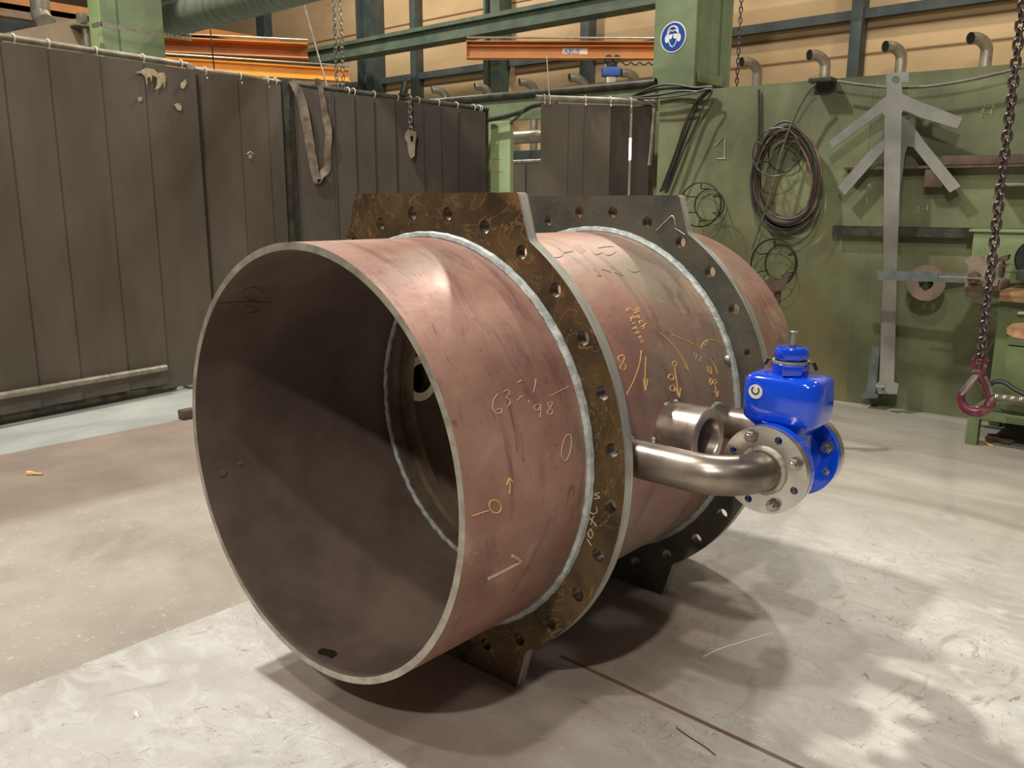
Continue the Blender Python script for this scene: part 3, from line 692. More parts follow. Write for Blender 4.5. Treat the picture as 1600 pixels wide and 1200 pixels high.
# chalk inside the bore
def CYI(u, v, r=PR-PW-.001):
    d = ray(u, v); o = CAM-Vector((0, 0, ZC)); a = d.x**2+d.z**2; b = o.x*d.x+o.z*d.z; c = o.x**2+o.z**2-r*r
    return CAM+d*((-b+math.sqrt(max(b*b-a*c, 0)))/a)
I6 = lambda *p: z4(280, 360, 6, p)
chalk('chalk_mark', [I6((600, 560), (700, 535), (775, 570), (760, 640), (700, 660), (600, 625), (590, 590), (600, 560)), I6((360, 690), (560, 672), (860, 680)), I6((610, 695), (750, 750)), I6((570, 830), (640, 785), (740, 765))], CYI, mat('faint_chalk', (104, 84, 74), None), root, .001, 'faint chalk ellipse inside the bore')

def bore_mark(name, pts, m, label):
    b = BM(); q = [CYI(u, v) for u, v in pts]; n_ = (Vector((0, q[0].y, ZC))-q[0]).normalized(); plate(b, [q], n_*.0015); o = link(name, b, m, root, smooth=False); o['label'] = label
bore_mark('stain', [(496, 1018), (504, 1013), (523, 1017), (527, 1022), (519, 1029), (508, 1024), (498, 1022)], X['wire'], 'dark oily stain low in the bore')
gm = mat('ground_patch', (110, 106, 96), (90, 84, 76), 60, .6)
bore_mark('ground_patch', [(342, 742), (348, 732), (354, 736), (353, 742), (347, 745)], gm, 'small grey ground patch')
bore_mark('ground_patch', [(368, 724), (376, 720), (380, 724), (374, 728)], gm, 'small grey ground patch')
# ================================================================== WELDING CURTAINS
base = CN*CK
def cs(p): return (p-base).dot(CD)
def CP(s, z, off=0): return base+CD*s-CN*off+UP*z
def strip(s0, s1, z0, z1, off, bow, mname, parent, P=CP, name='curtain_strip', thick=.003):
    b = BM(); n = 8; nz = 10; ph = random.uniform(0, 6)
    g = []
    for j in range(nz+1):
        z = z0+(z1-z0)*j/nz; row = []
        for i in range(n+1):
            t = i/n; o = off+.016*t+.002*math.sin(2*t*math.pi+ph+z)*(1-j/nz)
            row.append((P(s0+(s1-s0)*t, z, o), P(s0+(s1-s0)*t, z, o-thick)))
        g.append(row)
    F = [[b.verts.new(a) for a, c in r_] for r_ in g]; K = [[b.verts.new(c) for a, c in r_] for r_ in g]
    for j in range(nz):
        for i in range(n):
            b.faces.new((F[j][i], F[j][i+1], F[j+1][i+1], F[j+1][i])); b.faces.new((K[j][i], K[j+1][i], K[j+1][i+1], K[j][i+1]))
    for j in range(nz):
        b.faces.new((F[j][0], F[j+1][0], K[j+1][0], K[j][0])); b.faces.new((F[j][n], K[j][n], K[j+1][n], F[j+1][n]))
    for i in range(n):
        b.faces.new((F[0][i], K[0][i], K[0][i+1], F[0][i+1])); b.faces.new((F[nz][i], F[nz][i+1], K[nz][i+1], K[nz][i]))
    return link(name, b, X[mname], parent, ang=60)
def tie(p, parent, r=.024, hang=.05, d=None):
    b = BM(); d = d or CD
    a = -CN if d is CD else d.cross(UP)
    P = [p+a*(r*math.cos(t))+UP*(r*math.sin(t)) for t in [R(x) for x in range(-60, 200, 20)]]+[p-a*(r*.9)-UP*(.02)]
    P = [p+a*(r*1.1)+UP*(-hang)]+P
    tube(b, P, .0045, 6); return link('cable_tie', b, X['tie'], parent)
def hrail(s0, s1, z, r, m, parent, name='top_rail', off=0, P=CP):
    b = BM(); a, c = P(s0, z, off), P(s1, z, off); pipe(b, a, c, r, r*.75, 24); return link(name, b, X[m], parent)
sA = cs(CU(0, 300))
# nearest section
t1 = empty('welding_curtain', CP(.9, 0), 'wide brown welding curtain at the left edge with pale splashes near its top', 'welding curtain', 'welding curtains along the left side')
S_ = [-.35, -.10, .16, .42, .66]+[cs(CU(69, 95)), cs(CU(142, 120)), cs(CU(211, 100)), cs(CU(296, 112))]
S_ = [-.45, -.17, .11, .39, cs(CU(10, 300)), cs(CU(81, 300)), cs(CU(160, 300)), cs(CU(226, 300)), cs(CU(303, 300))+.01]
hrail(S_[0], S_[-1]+.01, 2.075, .019, 'rail', t1)
for i in range(8):
    strip(S_[i]-.005, S_[i+1]+.03, .06 if i < 7 else .02, 2.045, .03, .0, 'curt', t1)
for u in (75, 148, 221, 280): tie(CP(cs(CU(u, 75)), 2.075), t1)
for u in (20,): tie(CP(cs(CU(u, 60)), 2.075), t1)
b = BM(); wallp = CP(S_[-1]+.015, 0, .02); box(b, (-.02, -.02, 0), (.02, .02, 2.08), .004, Matrix.Translation(wallp)); box(b, (-.05, -.2, 0), (.05, .2, .012), .003, Matrix.Translation(wallp)); link('post', b, X['rail'], t1)
hrail(S_[0], S_[7], .17, .021, 'rail', t1, 'lower_rail', off=.07)
b = BM(); a_, c_ = CP(S_[0], .03, .0), CP(S_[7]+.1, .03, .0); tube(b, [a_, c_], .03, 12); link('foot_tube', b, X['drail'], t1)
# splashes of dried filler
def splash(pts, n=1):
    b = BM(); plate(b, [[CU(u, v, .058) for u, v in pts]], CN*.004); o = link('splash', b, X['splash'], t1, smooth=False); o['label'] = 'pale dried splash'
splash([(212, 113), (222, 110), (228, 106), (240, 108), (247, 114), (256, 113), (259, 121), (257, 138), (255, 128), (250, 137), (243, 140), (246, 132), (246, 122), (238, 117), (237, 128), (235, 120), (230, 121), (230, 134), (227, 120), (222, 115)])
splash([(272, 163), (279, 161), (284, 166), (283, 173), (278, 172)]); splash([(215, 152), (222, 151), (222, 157), (217, 159)])
splash([(283, 131), (290, 124), (292, 130), (287, 139), (283, 137)])
# middle section
t2 = empty('welding_curtain', CP(2.3, 0), 'middle brown welding curtain between two posts behind the open pipe end', 'welding curtain', 'welding curtains along the left side')
s0, s1 = cs(CU(304, 120)), cs(CU(438, 130))
hrail(s0, s1+.02, 2.055, .018, 'rail', t2)
E_ = [s0+.03, cs(CU(314, 300)), cs(CU(369, 250)), cs(CU(413, 250)), cs(CU(433, 200))]
for i in range(4): strip(E_[i], E_[i+1]+.02, .03, 2.03, .02, 0, 'curt', t2)
for u in (320, 374, 416, 429): tie(CP(cs(CU(u, 120)), 2.055), t2)
b = BM(); box(b, (-.025, -.022, 0), (.025, .022, 2.08), .004, Matrix.Translation(CP(cs(CU(445, 200)), 0, .02))); box(b, (-.05, -.2, 0), (.05, .2, .012), .003, Matrix.Translation(CP(cs(CU(445, 200)), 0, .02))); link('post', b, X['drail'], t2)
chalk('chalk_mark', write('a', (388, 247), (8, 0), (0, -9))+[[(386, 241), (391, 237), (396, 241)]], lambda u, v: CU(u, v, .05), X['chalkw'], t2, .003, 'small white mark')
# long dark section
t3 = empty('welding_curtain', CP(3.8, 0), 'long dark welding curtain with a webbing sling over its rail', 'welding curtain', 'welding curtains along the left side')
A3 = CU(452, 130); B3 = WL(759, 171, .10); zA3, zB3 = A3.z, B3.z
D3_ = Vector((B3.x-A3.x, B3.y-A3.y, 0)); L3 = D3_.length; D3_.normalize(); N3 = Vector((D3_.y, -D3_.x, 0))
def P3(s, z, off=0): return Vector((A3.x, A3.y, 0))+D3_*s+N3*off+UP*(z*(1+(zB3/zA3-1)*s/L3))
def T3(u, v, off=0): return onp(u, v, N3, N3.dot(A3)+off)
def ts(u, v): return (T3(u, v)-A3).dot(D3_)
hrail(-.03, L3+.02, zA3, .019, 'drail', t3, P=P3)
E_ = [0, .26, ts(516, 200), ts(548, 200), ts(578, 200), ts(611, 200), ts(655, 200), ts(682, 200), ts(708, 200), L3]
for i in range(9): strip(E_[i], E_[i+1]+(.03 if i < 8 else -.01), .03, zA3-.025, .02, 0, 'curt2', t3, P=P3)
for u in (543, 552, 583, 619, 652, 683, 712, 739, 747, 750): tie(P3(ts(u, 150), zA3), t3)
b = BM(); box(b, (-.02, -.02, 0), (.02, .02, 2.08), .004, Matrix.Translation(P3(0, 0, .02))); link('post', b, X['drail'], t3)
b = BM(); box(b, (-.02, -.02, 0), (.02, .02, zB3), .004, Matrix.Translation(P3(L3, 0, -.03))); link('post', b, X['drail'], t3)
# webbing sling over the rail
bm = BM()
path = [(455, 125), (463, 137), (472, 160), (480, 200), (486, 235), (492, 268), (497, 284), (503, 272), (511, 262), (512, 235), (513, 205), (508, 178), (503, 150), (499, 130), (492, 128)]
P = [T3(u, v, .065) for u, v in path]; P = smoothp(P, 5)
wd = [.045, .05, .052, .052, .05, .045, .03, .045, .042, .042, .042, .035, .032, .035, .035]
rows = []
for i, p in enumerate(P):
    t = P[min(i+1, len(P)-1)]-P[max(i-1, 0)]; t.normalize(); side = t.cross(N3).normalized()
    f = i/(len(P)-1)*(len(wd)-1); w = wd[int(f)]; o_ = .012*math.sin(i*.4)
    rows.append([p+side*w*.62+N3*o_, p-side*w*.62-N3*o_])
V = [[bm.verts.new(q) for q in r_] for r_ in rows]; V2 = [[bm.verts.new(q-N3*.006) for q in r_] for r_ in rows]
for i in range(len(rows)-1):
    bm.faces.new((V[i][0], V[i][1], V[i+1][1], V[i+1][0])); bm.faces.new((V2[i][0], V2[i+1][0], V2[i+1][1], V2[i][1]))
    for k in (0, 1): bm.faces.new((V[i][k], V[i+1][k], V2[i+1][k], V2[i][k]))
o = link('webbing_sling', bm, X['sling']); tag(o, 'dirty beige webbing sling looped over the rail of the dark curtain', 'sling')

# chains
def link_mesh(pitch, d, m, name='chain_link'):
    b = BM(); w = d*1.15; L = pitch/2+d*.5; P = []
    h = L-w
    for k in range(8): a = math.pi*k/7; P.append(Vector((w*math.cos(a), 0, h+w*math.sin(a))))
    for k in range(8): a = math.pi+math.pi*k/7; P.append(Vector((w*math.cos(a), 0, -h+w*math.sin(a))))
    tube(b, P, d/2, 8, closed=True); me = bpy.data.meshes.new(name); bmesh.ops.recalc_face_normals(b, faces=b.faces[:]); b.to_mesh(me); b.free()
    me.materials.append(X[m]); me.polygons.foreach_set('use_smooth', [True]*len(me.polygons)); return me
def chain(rootobj, top, bottom, pitch, d, m, base_rot=0):
    me = link_mesh(pitch, d, m); top = Vector(top); bottom = Vector(bottom); v = bottom-top; n = int(v.length/pitch)
    q = (-v).to_track_quat('Z', 'Y').to_matrix().to_4x4()
    for i in range(n+1):
        o = bpy.data.objects.new('chain_link', me); COL.objects.link(o); o.parent = rootobj
        p = bottom-v.normalized()*(pitch*i)
        o.matrix_local = Matrix.Translation(p-rootobj.location) @ q @ Matrix.Rotation(base_rot+math.pi/2*(i % 2)+random.uniform(-.12, .12), 4, 'Z')
HX = (.985, 1.70)
ch = empty('chain_hook', (HX[0], HX[1], .60), 'steel lifting chain with a magenta sling hook at right foreground', 'lifting chain')
chain(ch, (HX[0], HX[1], 2.15), (HX[0], HX[1], .765), .0245, .0092, 'chain', R(35))
# hook: lies in a plane facing the camera
hd = Vector((CAM.x-HX[0], CAM.y-HX[1], 0)).normalized(); hr = UP.cross(hd).normalized()
def HP(x, z, d=0): return Vector((HX[0], HX[1], 0))+hr*x+UP*z+hd*d
b = BM(); P = []; rad = []
hook_pts = [(.004, .722, .011), (.014, .700, .012), (.024, .680, .011), (.034, .660, .012), (.040, .640, .0145), (.034, .620, .0165), (.016, .606, .0175), (-.006, .604, .017), (-.026, .614, .0155), (-.038, .632, .013), (-.038, .652, .0115), (-.028, .674, .0105), (-.016, .694, .009), (-.010, .704, .006)]
P = smoothp([Vector((x, z, r_)) for x, z, r_ in hook_pts], 5)
tube(b, [HP(p.x, p.y) for p in P], .01, 14, radii=[p.z for p in P])
link('hook', b, X['hook'], ch)['label'] = 'magenta painted self locking hook'
b = BM()
for s in (-1, 1):
    tube(b, [HP(s*.012, .772), HP(s*.013, .745), HP(s*.008, .722)], .008, 12)
cyl(b, HP(-.022, .762), HP(.022, .762), .0055, 12)
tube(b, [HP(-.006, .728), HP(.010, .715)], .014, 12)
link('clevis', b, X['hook'], ch)
b = BM(); P = [HP(-.006, .716, .012), HP(-.022, .690, .012), HP(-.036, .662, .010)]; tube(b, P, .009, 12); P = [HP(.018, .716, .010), HP(.032, .690, .010), HP(.042, .664, .008)]; tube(b, P, .006, 10)
cyl(b, HP(-.006, .716, -.014), HP(-.006, .716, .022), .005, 12); cyl(b, HP(-.036, .658, -.014), HP(-.036, .658, .018), .005, 12)
link('safety_latch', b, X['hookm'], ch)['label'] = 'bare steel latch'

for i, (uu, lab) in enumerate(((522, 'left strand of the bright hoist chain pair hanging behind the curtain rail'), (532, 'right strand of the bright hoist chain pair hanging behind the curtain rail'))):
    pb = CAM+ray(uu+5, 150)*7.0; pt = Vector((pb.x, pb.y, 3.3))
    c_ = empty('hoist_chain', (pb.x, pb.y, pb.z), lab, 'chain', 'hoist chains hanging behind the curtain rail')
    chain(c_, pt, pb, .036, .0095, 'chain2', R(20+40*i))
# chain hanging beside the sign column
p = WL(1153, 100, -.3)
c_ = empty('hanging_chain', (p.x, p.y, 1.98), 'thin dark chain hanging along the right edge of the sign column', 'chain'); chain(c_, (p.x, p.y, 3.0), (p.x, p.y, 1.9), .032, .008, 'chain', .3)
# small chain and clamp in front of the dark curtain
pc = T3(640, 150, .07); pd = T3(643, 207, .07)
c_ = empty('clamp_chain', (pd.x, pd.y, pd.z-.2), 'short dark chain with a plate clamp hanging on the dark curtain', 'chain')
chain(c_, pc, (pc.x, pc.y, pd.z+.02), .036, .011, 'chain2', .5)
b = BM(); plate(b, [[T3(u, v, .06) for u, v in ((633, 208), (637, 203), (649, 206), (650, 214), (648, 222), (647, 244), (641, 248), (638, 240), (636, 225), (632, 217))], [T3(u, v, .06) for u, v in ((640, 213), (645, 213), (645, 221), (641, 222))]], N3*.03)
link('plate_clamp', b, X['cast'], c_, smooth=False)
b = BM(); cyl(b, T3(630, 149, -.02), T3(634, 128, -.02), .03, 16); cyl(b, T3(634, 128, -.02), T3(634, 122, -.02), .008, 10); box(b, (-.04, -.04, -.01), (.04, .04, .01), .003, Matrix.Translation(T3(629, 149, -.02)))
tag(link('tube_holder', b, X['drail']), 'short dark tilted tube clamped to the top of the dark curtain rail', 'tube')
# swing curtain in front of the doorway
QA, QB = Vector((-2.17, 3.41, 0)), Vector((-1.72, 4.08, 0)); QD = (QB-QA).normalized(); QN = Vector((QD.y, -QD.x, 0))
def QP(s, z, off=0): return QA+QD*s+QN*off+UP*z
def qs(u, v): return (onp(u, v, QN, QN.dot(QA))-QA).dot(QD)
t4 = empty('welding_curtain', QP(.4, 0), 'brown swing curtain hung from a tube in front of the doorway', 'welding curtain')
L4 = (QB-QA).length; zr = 1.895
b = BM(); pipe(b, QP(qs(837, 152), zr), QP(L4, zr), .021, .016, 24)
tube(b, smoothp([QP(L4, zr), QP(L4+.03, zr-.02), QP(L4+.03, zr-.15), QP(L4+.01, zr-.42)], 4), .021, 16)
link('top_rail', b, X['rail'], t4)
G = [qs(845, 200), qs(884, 200)-.0, qs(908, 200), qs(950, 200), qs(985, 200), qs(1012, 200)]
for i in range(5):
    strip(G[i]+(.012 if i == 4 else 0), G[i+1]+(.012 if i != 3 else -.012), .04, zr-.03, .0, .0, 'curt' if i < 3 else 'curt2', t4, P=QP)
for u in (850, 858, 914, 953, 985): tie(QP(qs(u, 160), zr), t4, d=QD, hang=.04)
b = BM(); tube(b, [QP(qs(858, 150), zr+.02), QP(qs(854, 100), zr+.27)], .004, 6); link('tie_tail', b, X['tie'], t4)
b = BM(); box(b, (-.03, -.03, 0), (.03, .03, 1.9), .004, Matrix.Translation(QP(L4+.02, 0, -.03))); link('post', b, X['drail'], t4)
# booth behind the doorway
t5 = empty('booth_curtain', (-5.2, 6.6, 0), 'brown booth curtain with a bright top rail seen through the doorway', 'welding curtain')
yb5 = 6.6; b = BM(); zc5 = PY(822, 252, yb5).z; pipe(b, (-6.6, yb5, zc5), (-3.4, yb5, zc5), .02, .015, 20); link('top_rail', b, X['rail'], t5)
P5 = lambda s, z, off=0: Vector((s, yb5-off, z))
for i in range(8): strip(-6.5+i*.38, -6.5+i*.38+.4, .0, zc5-.03, .01*(i % 2), .01, 'curt', t5, P=P5)
b = BM(); yd = 7.6; z0 = PY(820, 214, yd).z; cyl(b, (-9, yd, z0), (-3.5, yd, z0), .085, 32); cyl(b, (-3.6, yd, 0), (-3.6, yd, z0), .03, 12)
tag(link('air_duct', b, X['galv']), 'grey round air duct seen through the doorway', 'duct')
b = BM(); z0 = PY(820, 236, 8.2).z; box(b, (-9.5, 8.1, z0-.30), (-4, 8.3, z0)); z1 = PY(820, 202, 8.2).z; z2 = PY(820, 178, 8.2).z; box(b, (-9.5, 8.1, z2), (-4, 8.3, z2+.25)); box(b, (-4.1, 8.1, 0), (-4, 8.3, z2)); box(b, (-9.6, 8.1, 0), (-9.5, 8.3, z2))
tag(link('steel_rack', b, X['navy'], smooth=False), 'dark steel rack beams seen through the doorway', 'rack')

pz0, pz1 = PY(985, 250, 6.2), PY(985, 216, 6.2)
em = bpy.data.materials.new('lit_tube'); em.use_nodes = True; em.node_tree.nodes['Principled BSDF'].inputs['Emission Color'].default_value = (1, .97, .88, 1); em.node_tree.nodes['Principled BSDF'].inputs['Emission Strength'].default_value = 6
tl = empty('tube_lamp', (pz0.x, pz0.y, 0), 'lit vertical tube lamp seen through the slit of the swing curtain', 'lamp')
b = BM(); cyl(b, pz0, (pz0.x, pz0.y, pz1.z), .03, 16); link('lit_tube', b, em, tl)
b = BM(); cyl(b, (pz0.x, pz0.y, 0), (pz0.x, pz0.y, pz0.z), .02, 12); cyl(b, (pz0.x, pz0.y, pz1.z), (pz0.x, pz0.y, pz1.z+.3), .03, 12); cyl(b, (pz0.x, pz0.y, 0), (pz0.x, pz0.y, .02), .15, 24); link('lamp_post', b, X['galv'], tl)
# cables along the top of the wall
def cable(name, pts, fn, r, m, label, cat='cable', off=0, n=6, group=None):
    b = BM(); tube(b, smoothp([fn(*p) for p in pts], n), r, 8); o = link(name, b, X[m]); tag(o, label, cat, group); return o
wf = lambda off: (lambda u, v: WL(u, v, off))
bun = ['thick black cable draped over the wall top beside the sign column, lowest of its bundle', 'black cable of the bundle beside the sign column, highest arc', 'black cable of the bundle beside the sign column, middle arc', 'thin black cable of the bundle beside the sign column']
for i, pts in enumerate(([(985, 152), (1030, 140), (1062, 138), (1090, 140), (1110, 138), (1085, 165), (1070, 195), (1055, 240), (1032, 300)],
                         [(985, 152), (1020, 136), (1050, 132), (1085, 137), (1112, 137), (1092, 160), (1078, 195), (1060, 245), (1040, 302)],
                         [(985, 153), (1035, 147), (1065, 142), (1090, 143), (1108, 139), (1088, 158), (1074, 190), (1060, 235), (1037, 298)],
                         [(990, 154), (1040, 152), (1080, 146), (1112, 140), (1098, 168), (1085, 200), (1066, 240), (1043, 300)])):
    cable('hanging_cable', pts, wf(.05+.014*i), .0085 if i < 3 else .006, 'hose', bun[i], group=None)
cable('hanging_cable', [(1175, 390), (1205, 300), (1225, 225), (1245, 175), (1262, 145), (1275, 131)], wf(.12), .0075, 'hoseg', 'grey cable running diagonally across the coil up to the wall bracket')
cable('hanging_cable', [(1308, 127), (1340, 132), (1390, 137), (1440, 136), (1500, 128), (1560, 115), (1640, 95)], wf(.09), .0075, 'hoseg', 'grey cable sagging along the top of the green wall')
cable('hanging_cable', [(762, 188), (790, 182), (815, 175), (836, 165), (870, 162)], wf(.08), .016, 'hose', 'thick black hose crossing the doorway')
cable('hanging_cable', [(797, 193), (812, 180), (824, 168), (845, 162)], wf(.10), .009, 'drail', 'thin arched cable crossing the doorway')
cable('hanging_cable', [(1186, 140), (1186, 200), (1183, 245), (1176, 290)], wf(.02), .008, 'hose', 'straight dark cable dropping behind the coil')
b = BM(); a_ = sof(WL(1273, 128)); c_ = sof(WL(1308, 128)); z0 = WL(1290, 128).z; wallbox(b, a_, c_, z0-.012, z0+.014, 0, .12, .003); wallbox(b, a_, c_, z0-.06, z0, 0, .008, .002)
tag(link('angle_bracket', b, X['drail']), 'dark angle bracket at the wall top carrying the grey cable', 'bracket')
# cable coil on its holder
cc = WL(1228, 275, .08); co = empty('cable_coil', (cc.x, cc.y, cc.z), 'big coil of brown and black cables hanging on the green wall', 'cable coil')
for i in range(12):
    cu, cv = 1228+random.uniform(-3, 3), 277+random.uniform(-6, 8); ru, rv = 43+i*.9+random.uniform(-3, 3), 66+i*1.4+random.uniform(-4, 6)
    pts = []
    for k in range(20):
        a = 2*math.pi*k/20; squeeze = 1-.10*math.cos(a)
        pts.append((cu+ru*math.sin(a)*(1-.08*math.cos(a)), cv-rv*math.cos(a)))
    b = BM(); tube(b, smoothp([WL(u, v, .05+.012*(i % 6)+random.uniform(0, .01)) for u, v in pts], 3, True), .0085, 8, closed=True)
    link('cable_loop', b, X[('hose', 'hoseb', 'hoseg', 'hose', 'hoseb', 'hose')[i % 6]], co)
# wire baskets
def basket(cu, cv, ru, rv, label, m='wire', off=.16):
    c0 = WL(cu, cv, 0); r = (WL(cu+ru, cv)-c0).length; bo = empty('wire_basket', (c0.x, c0.y, c0.z), label, 'cable holder')
    rz = abs(WL(cu, cv-rv).z-c0.z)
    def hoop(o_, f): return [c0-WN*o_+WD*(r*f*math.cos(2*math.pi*k/32))+UP*(rz*f*math.sin(2*math.pi*k/32)) for k in range(32)]
    b = BM(); tube(b, hoop(off, 1), .005, 6, closed=True); link('front_hoop', b, X[m], bo)
    b = BM(); tube(b, hoop(.02, .72), .004, 6, closed=True); link('back_hoop', b, X[m], bo)
    for k in range(6):
        a = R(30+60*k); d = WD*math.cos(a)*r+UP*math.sin(a)*rz
        b = BM(); tube(b, [c0-WN*off+d, c0-WN*off+d*.72, c0-WN*.02+d*.72], .0035, 6); link('spoke', b, X[m], bo)
basket(1110, 320, 32, 34, 'empty dark wire cable basket on the wall left of the coil')
basket(1222, 410, 35, 38, 'empty dark wire cable basket on the wall below the coil')
basket(1228, 240, 36, 37, 'wire cable basket with pale tips inside the hanging coil', 'drail', .18)

# sign column
yc = 4.42
x0 = PY(1022, 60, yc).x; x1 = PY(1087, 60, yc).x
b = BM(); box(b, (x0, yc, 0), (x1, yc+.03, 6.5), .004); box(b, (x0+.05, yc+.03, 0), (x1-.03, yc+.42, 6.5)); box(b, (x0, yc+.42, 0), (x1+.04, yc+.45, 6.5), .004)
box(b, (x1-.03, yc+.03, 0), (x1-.015, yc+.22, 6.5)); box(b, (x1-.03, yc+.03, 2.05), (x1+.02, yc+.40, 2.12), .01)
tag(link('steel_column', b, X['colgreen'], ang=30), 'green steel column carrying the round blue safety sign', 'column')
sc_ = PY(1052, 58, yc-.003); sr = abs(PY(1052, 34, yc).z-sc_.z)
sg = empty('safety_sign', (sc_.x, sc_.y, sc_.z), 'round blue safety sign with white goggles and ear defenders on the green column', 'sign')
def disc(name, r, dy, m, cx=0, cz=0, rz=None, th=.002):
    b = BM(); plate(b, [circ((sc_.x+cx, sc_.y-dy, sc_.z+cz), (1, 0, 0), (0, 0, 1), r, 40, rz or r)], (0, -th, 0)); return link(name, b, X[m], sg, smooth=False)
disc('sign_plate', sr, 0, 'white'); disc('sign_field', sr*.92, .0025, 'signb')
k = sr
b = BM()
def SQ(x, z, dy=.0055): return Vector((sc_.x+x*k, sc_.y-dy, sc_.z+z*k))
tube(b, smoothp([SQ(-.38, .1), SQ(-.34, -.1), SQ(-.22, -.45), SQ(-.05, -.62), SQ(.05, -.62), SQ(.22, -.45), SQ(.34, -.1), SQ(.38, .1)], 4), .004, 6)
tube(b, smoothp([SQ(-.42, .1), SQ(-.36, .45), SQ(-.15, .66), (SQ(.15, .66)), SQ(.36, .45), SQ(.42, .1)], 4), .006, 6)
tube(b, smoothp([SQ(-.34, .28), SQ(-.2, .42), SQ(0, .38), SQ(.2, .42), SQ(.34, .28)], 4), .004, 6)
link('pictogram', b, X['white'], sg)['label'] = 'white head outline'
for s in (-1, 1):
    disc('ear_defender', k*.15, .0045, 'white', s*k*.47, -.08*k, k*.26)
    b = BM(); plate(b, [[SQ(s*.03, .12), SQ(s*.33, .14), SQ(s*.32, -.08), SQ(s*.2, -.14), SQ(s*.06, -.06)]], (0, -.002, 0)); link('goggle_lens', b, X['white'], sg, smooth=False)
b = BM(); box(b, SQ(-.36, .14)-Vector((0, .001, 0)), SQ(.36, .19)+Vector((0, .001, 0))); link('goggle_strap', b, X['white'], sg)

# jib crane in front of the far wall
yj = 6.8
pL = PY(730, 65, yj); pR = PY(1040, 58, yj)
ang = 0
zt_, zb_ = PY(760, 64, yj).z, PY(760, 93, yj).z
# the jib swings towards the camera on its right
A0 = PY(730, 65, yj); B0 = A0+rt*1.95
B0.z = A0.z; 
d_ = (B0-A0); d_.z = 0; LJ = d_.length; d_.normalize(); Mj = Matrix((d_, Vector((-d_.y, d_.x, 0)), UP)).transposed().to_4x4(); Mj.translation = A0
jb = empty('jib_crane', A0, 'orange jib crane beam with a blue hoist in front of the cream wall', 'crane')
hj = .20
b = BM(); box(b, (0, -.085, -.012), (LJ+.6, .085, 0), 0, Mj); box(b, (0, -.005, -hj+.012), (LJ+.6, .005, -.012), 0, Mj); box(b, (0, -.085, -hj), (LJ+.6, .085, -hj+.012), 0, Mj); box(b, (0, -.075, -hj*.30), (LJ+.6, -.0, -hj*.27), 0, Mj); box(b, (-.01, -.085, -hj), (0, .085, 0), 0, Mj)
link('boom', b, X['orange'], jb, smooth=False)
b = BM(); tube(b, [Mj @ Vector((0, -.09, .03)), Mj @ Vector((LJ+.6, -.09, .03))], .012, 8); link('conduit', b, X['galv'], jb)
# nameplate lettering on the beam
def jpos(u): 
    n_ = Mj.to_3x3() @ Vector((0, 1, 0)); q = onp(u, 72, n_, n_.dot(A0)); return (q-A0).dot(d_)
b = BM(); xs0, xs1 = jpos(879), jpos(918); box(b, (xs0, -.012, -hj*.72), (xs1, -.006, -hj*.38), 0, Mj); link('nameplate', b, X['white'], jb)
cu_ = bpy.data.curves.new('lettering', 'FONT'); cu_.body = 'ABUS'; cu_.size = hj*.42; cu_.extrude = .001; cu_.shear = .25
to = bpy.data.objects.new('t', cu_); COL.objects.link(to); bpy.context.view_layer.update()
me = bpy.data.meshes.new_from_object(to.evaluated_get(bpy.context.evaluated_depsgraph_get())); bpy.data.objects.remove(to)
bt = bmesh.new(); bt.from_mesh(me); xm = max(v.co.x for v in bt.verts); sx = (xs1-xs0)*.66/xm
for v in bt.verts: v.co = Mj @ Vector((xs0+.01+v.co.x*sx, -.014+(-v.co.z), -hj*.70+v.co.y*.95))
link('lettering', bt, X['signb'], jb, smooth=False)['label'] = 'blue maker lettering'
# hoist
xh = jpos(957); b = BM(); 
for dx in (-.05, .05): cyl(b, Mj @ Vector((xh+dx, -.07, -hj-.0)), Mj @ Vector((xh+dx, .07, -hj-.0)), .045, 16)
box(b, (xh-.06, -.05, -hj-.09), (xh+.06, .05, -hj-.03), .01, Mj); link('trolley', b, X['hose'], jb)
b = BM(); box(b, (xh-.12, -.06, -hj-.20), (xh+.10, .08, -hj-.09), .015, Mj); link('hoist_body', b, X['hoist'], jb)
b = BM(); box(b, (xh-.07, -.045, -hj-.48), (xh+.05, .045, -hj-.20), .02, Mj); link('chain_bag', b, X['galv'], jb)
b = BM(); P = []
for i in range(60): P.append(Mj @ Vector((xh+.12+i*.012, -.03, -hj-.035-.035*abs(math.sin(i*.35)))))
tube(b, P, .008, 6); link('festoon_cable', b, X['hose'], jb)

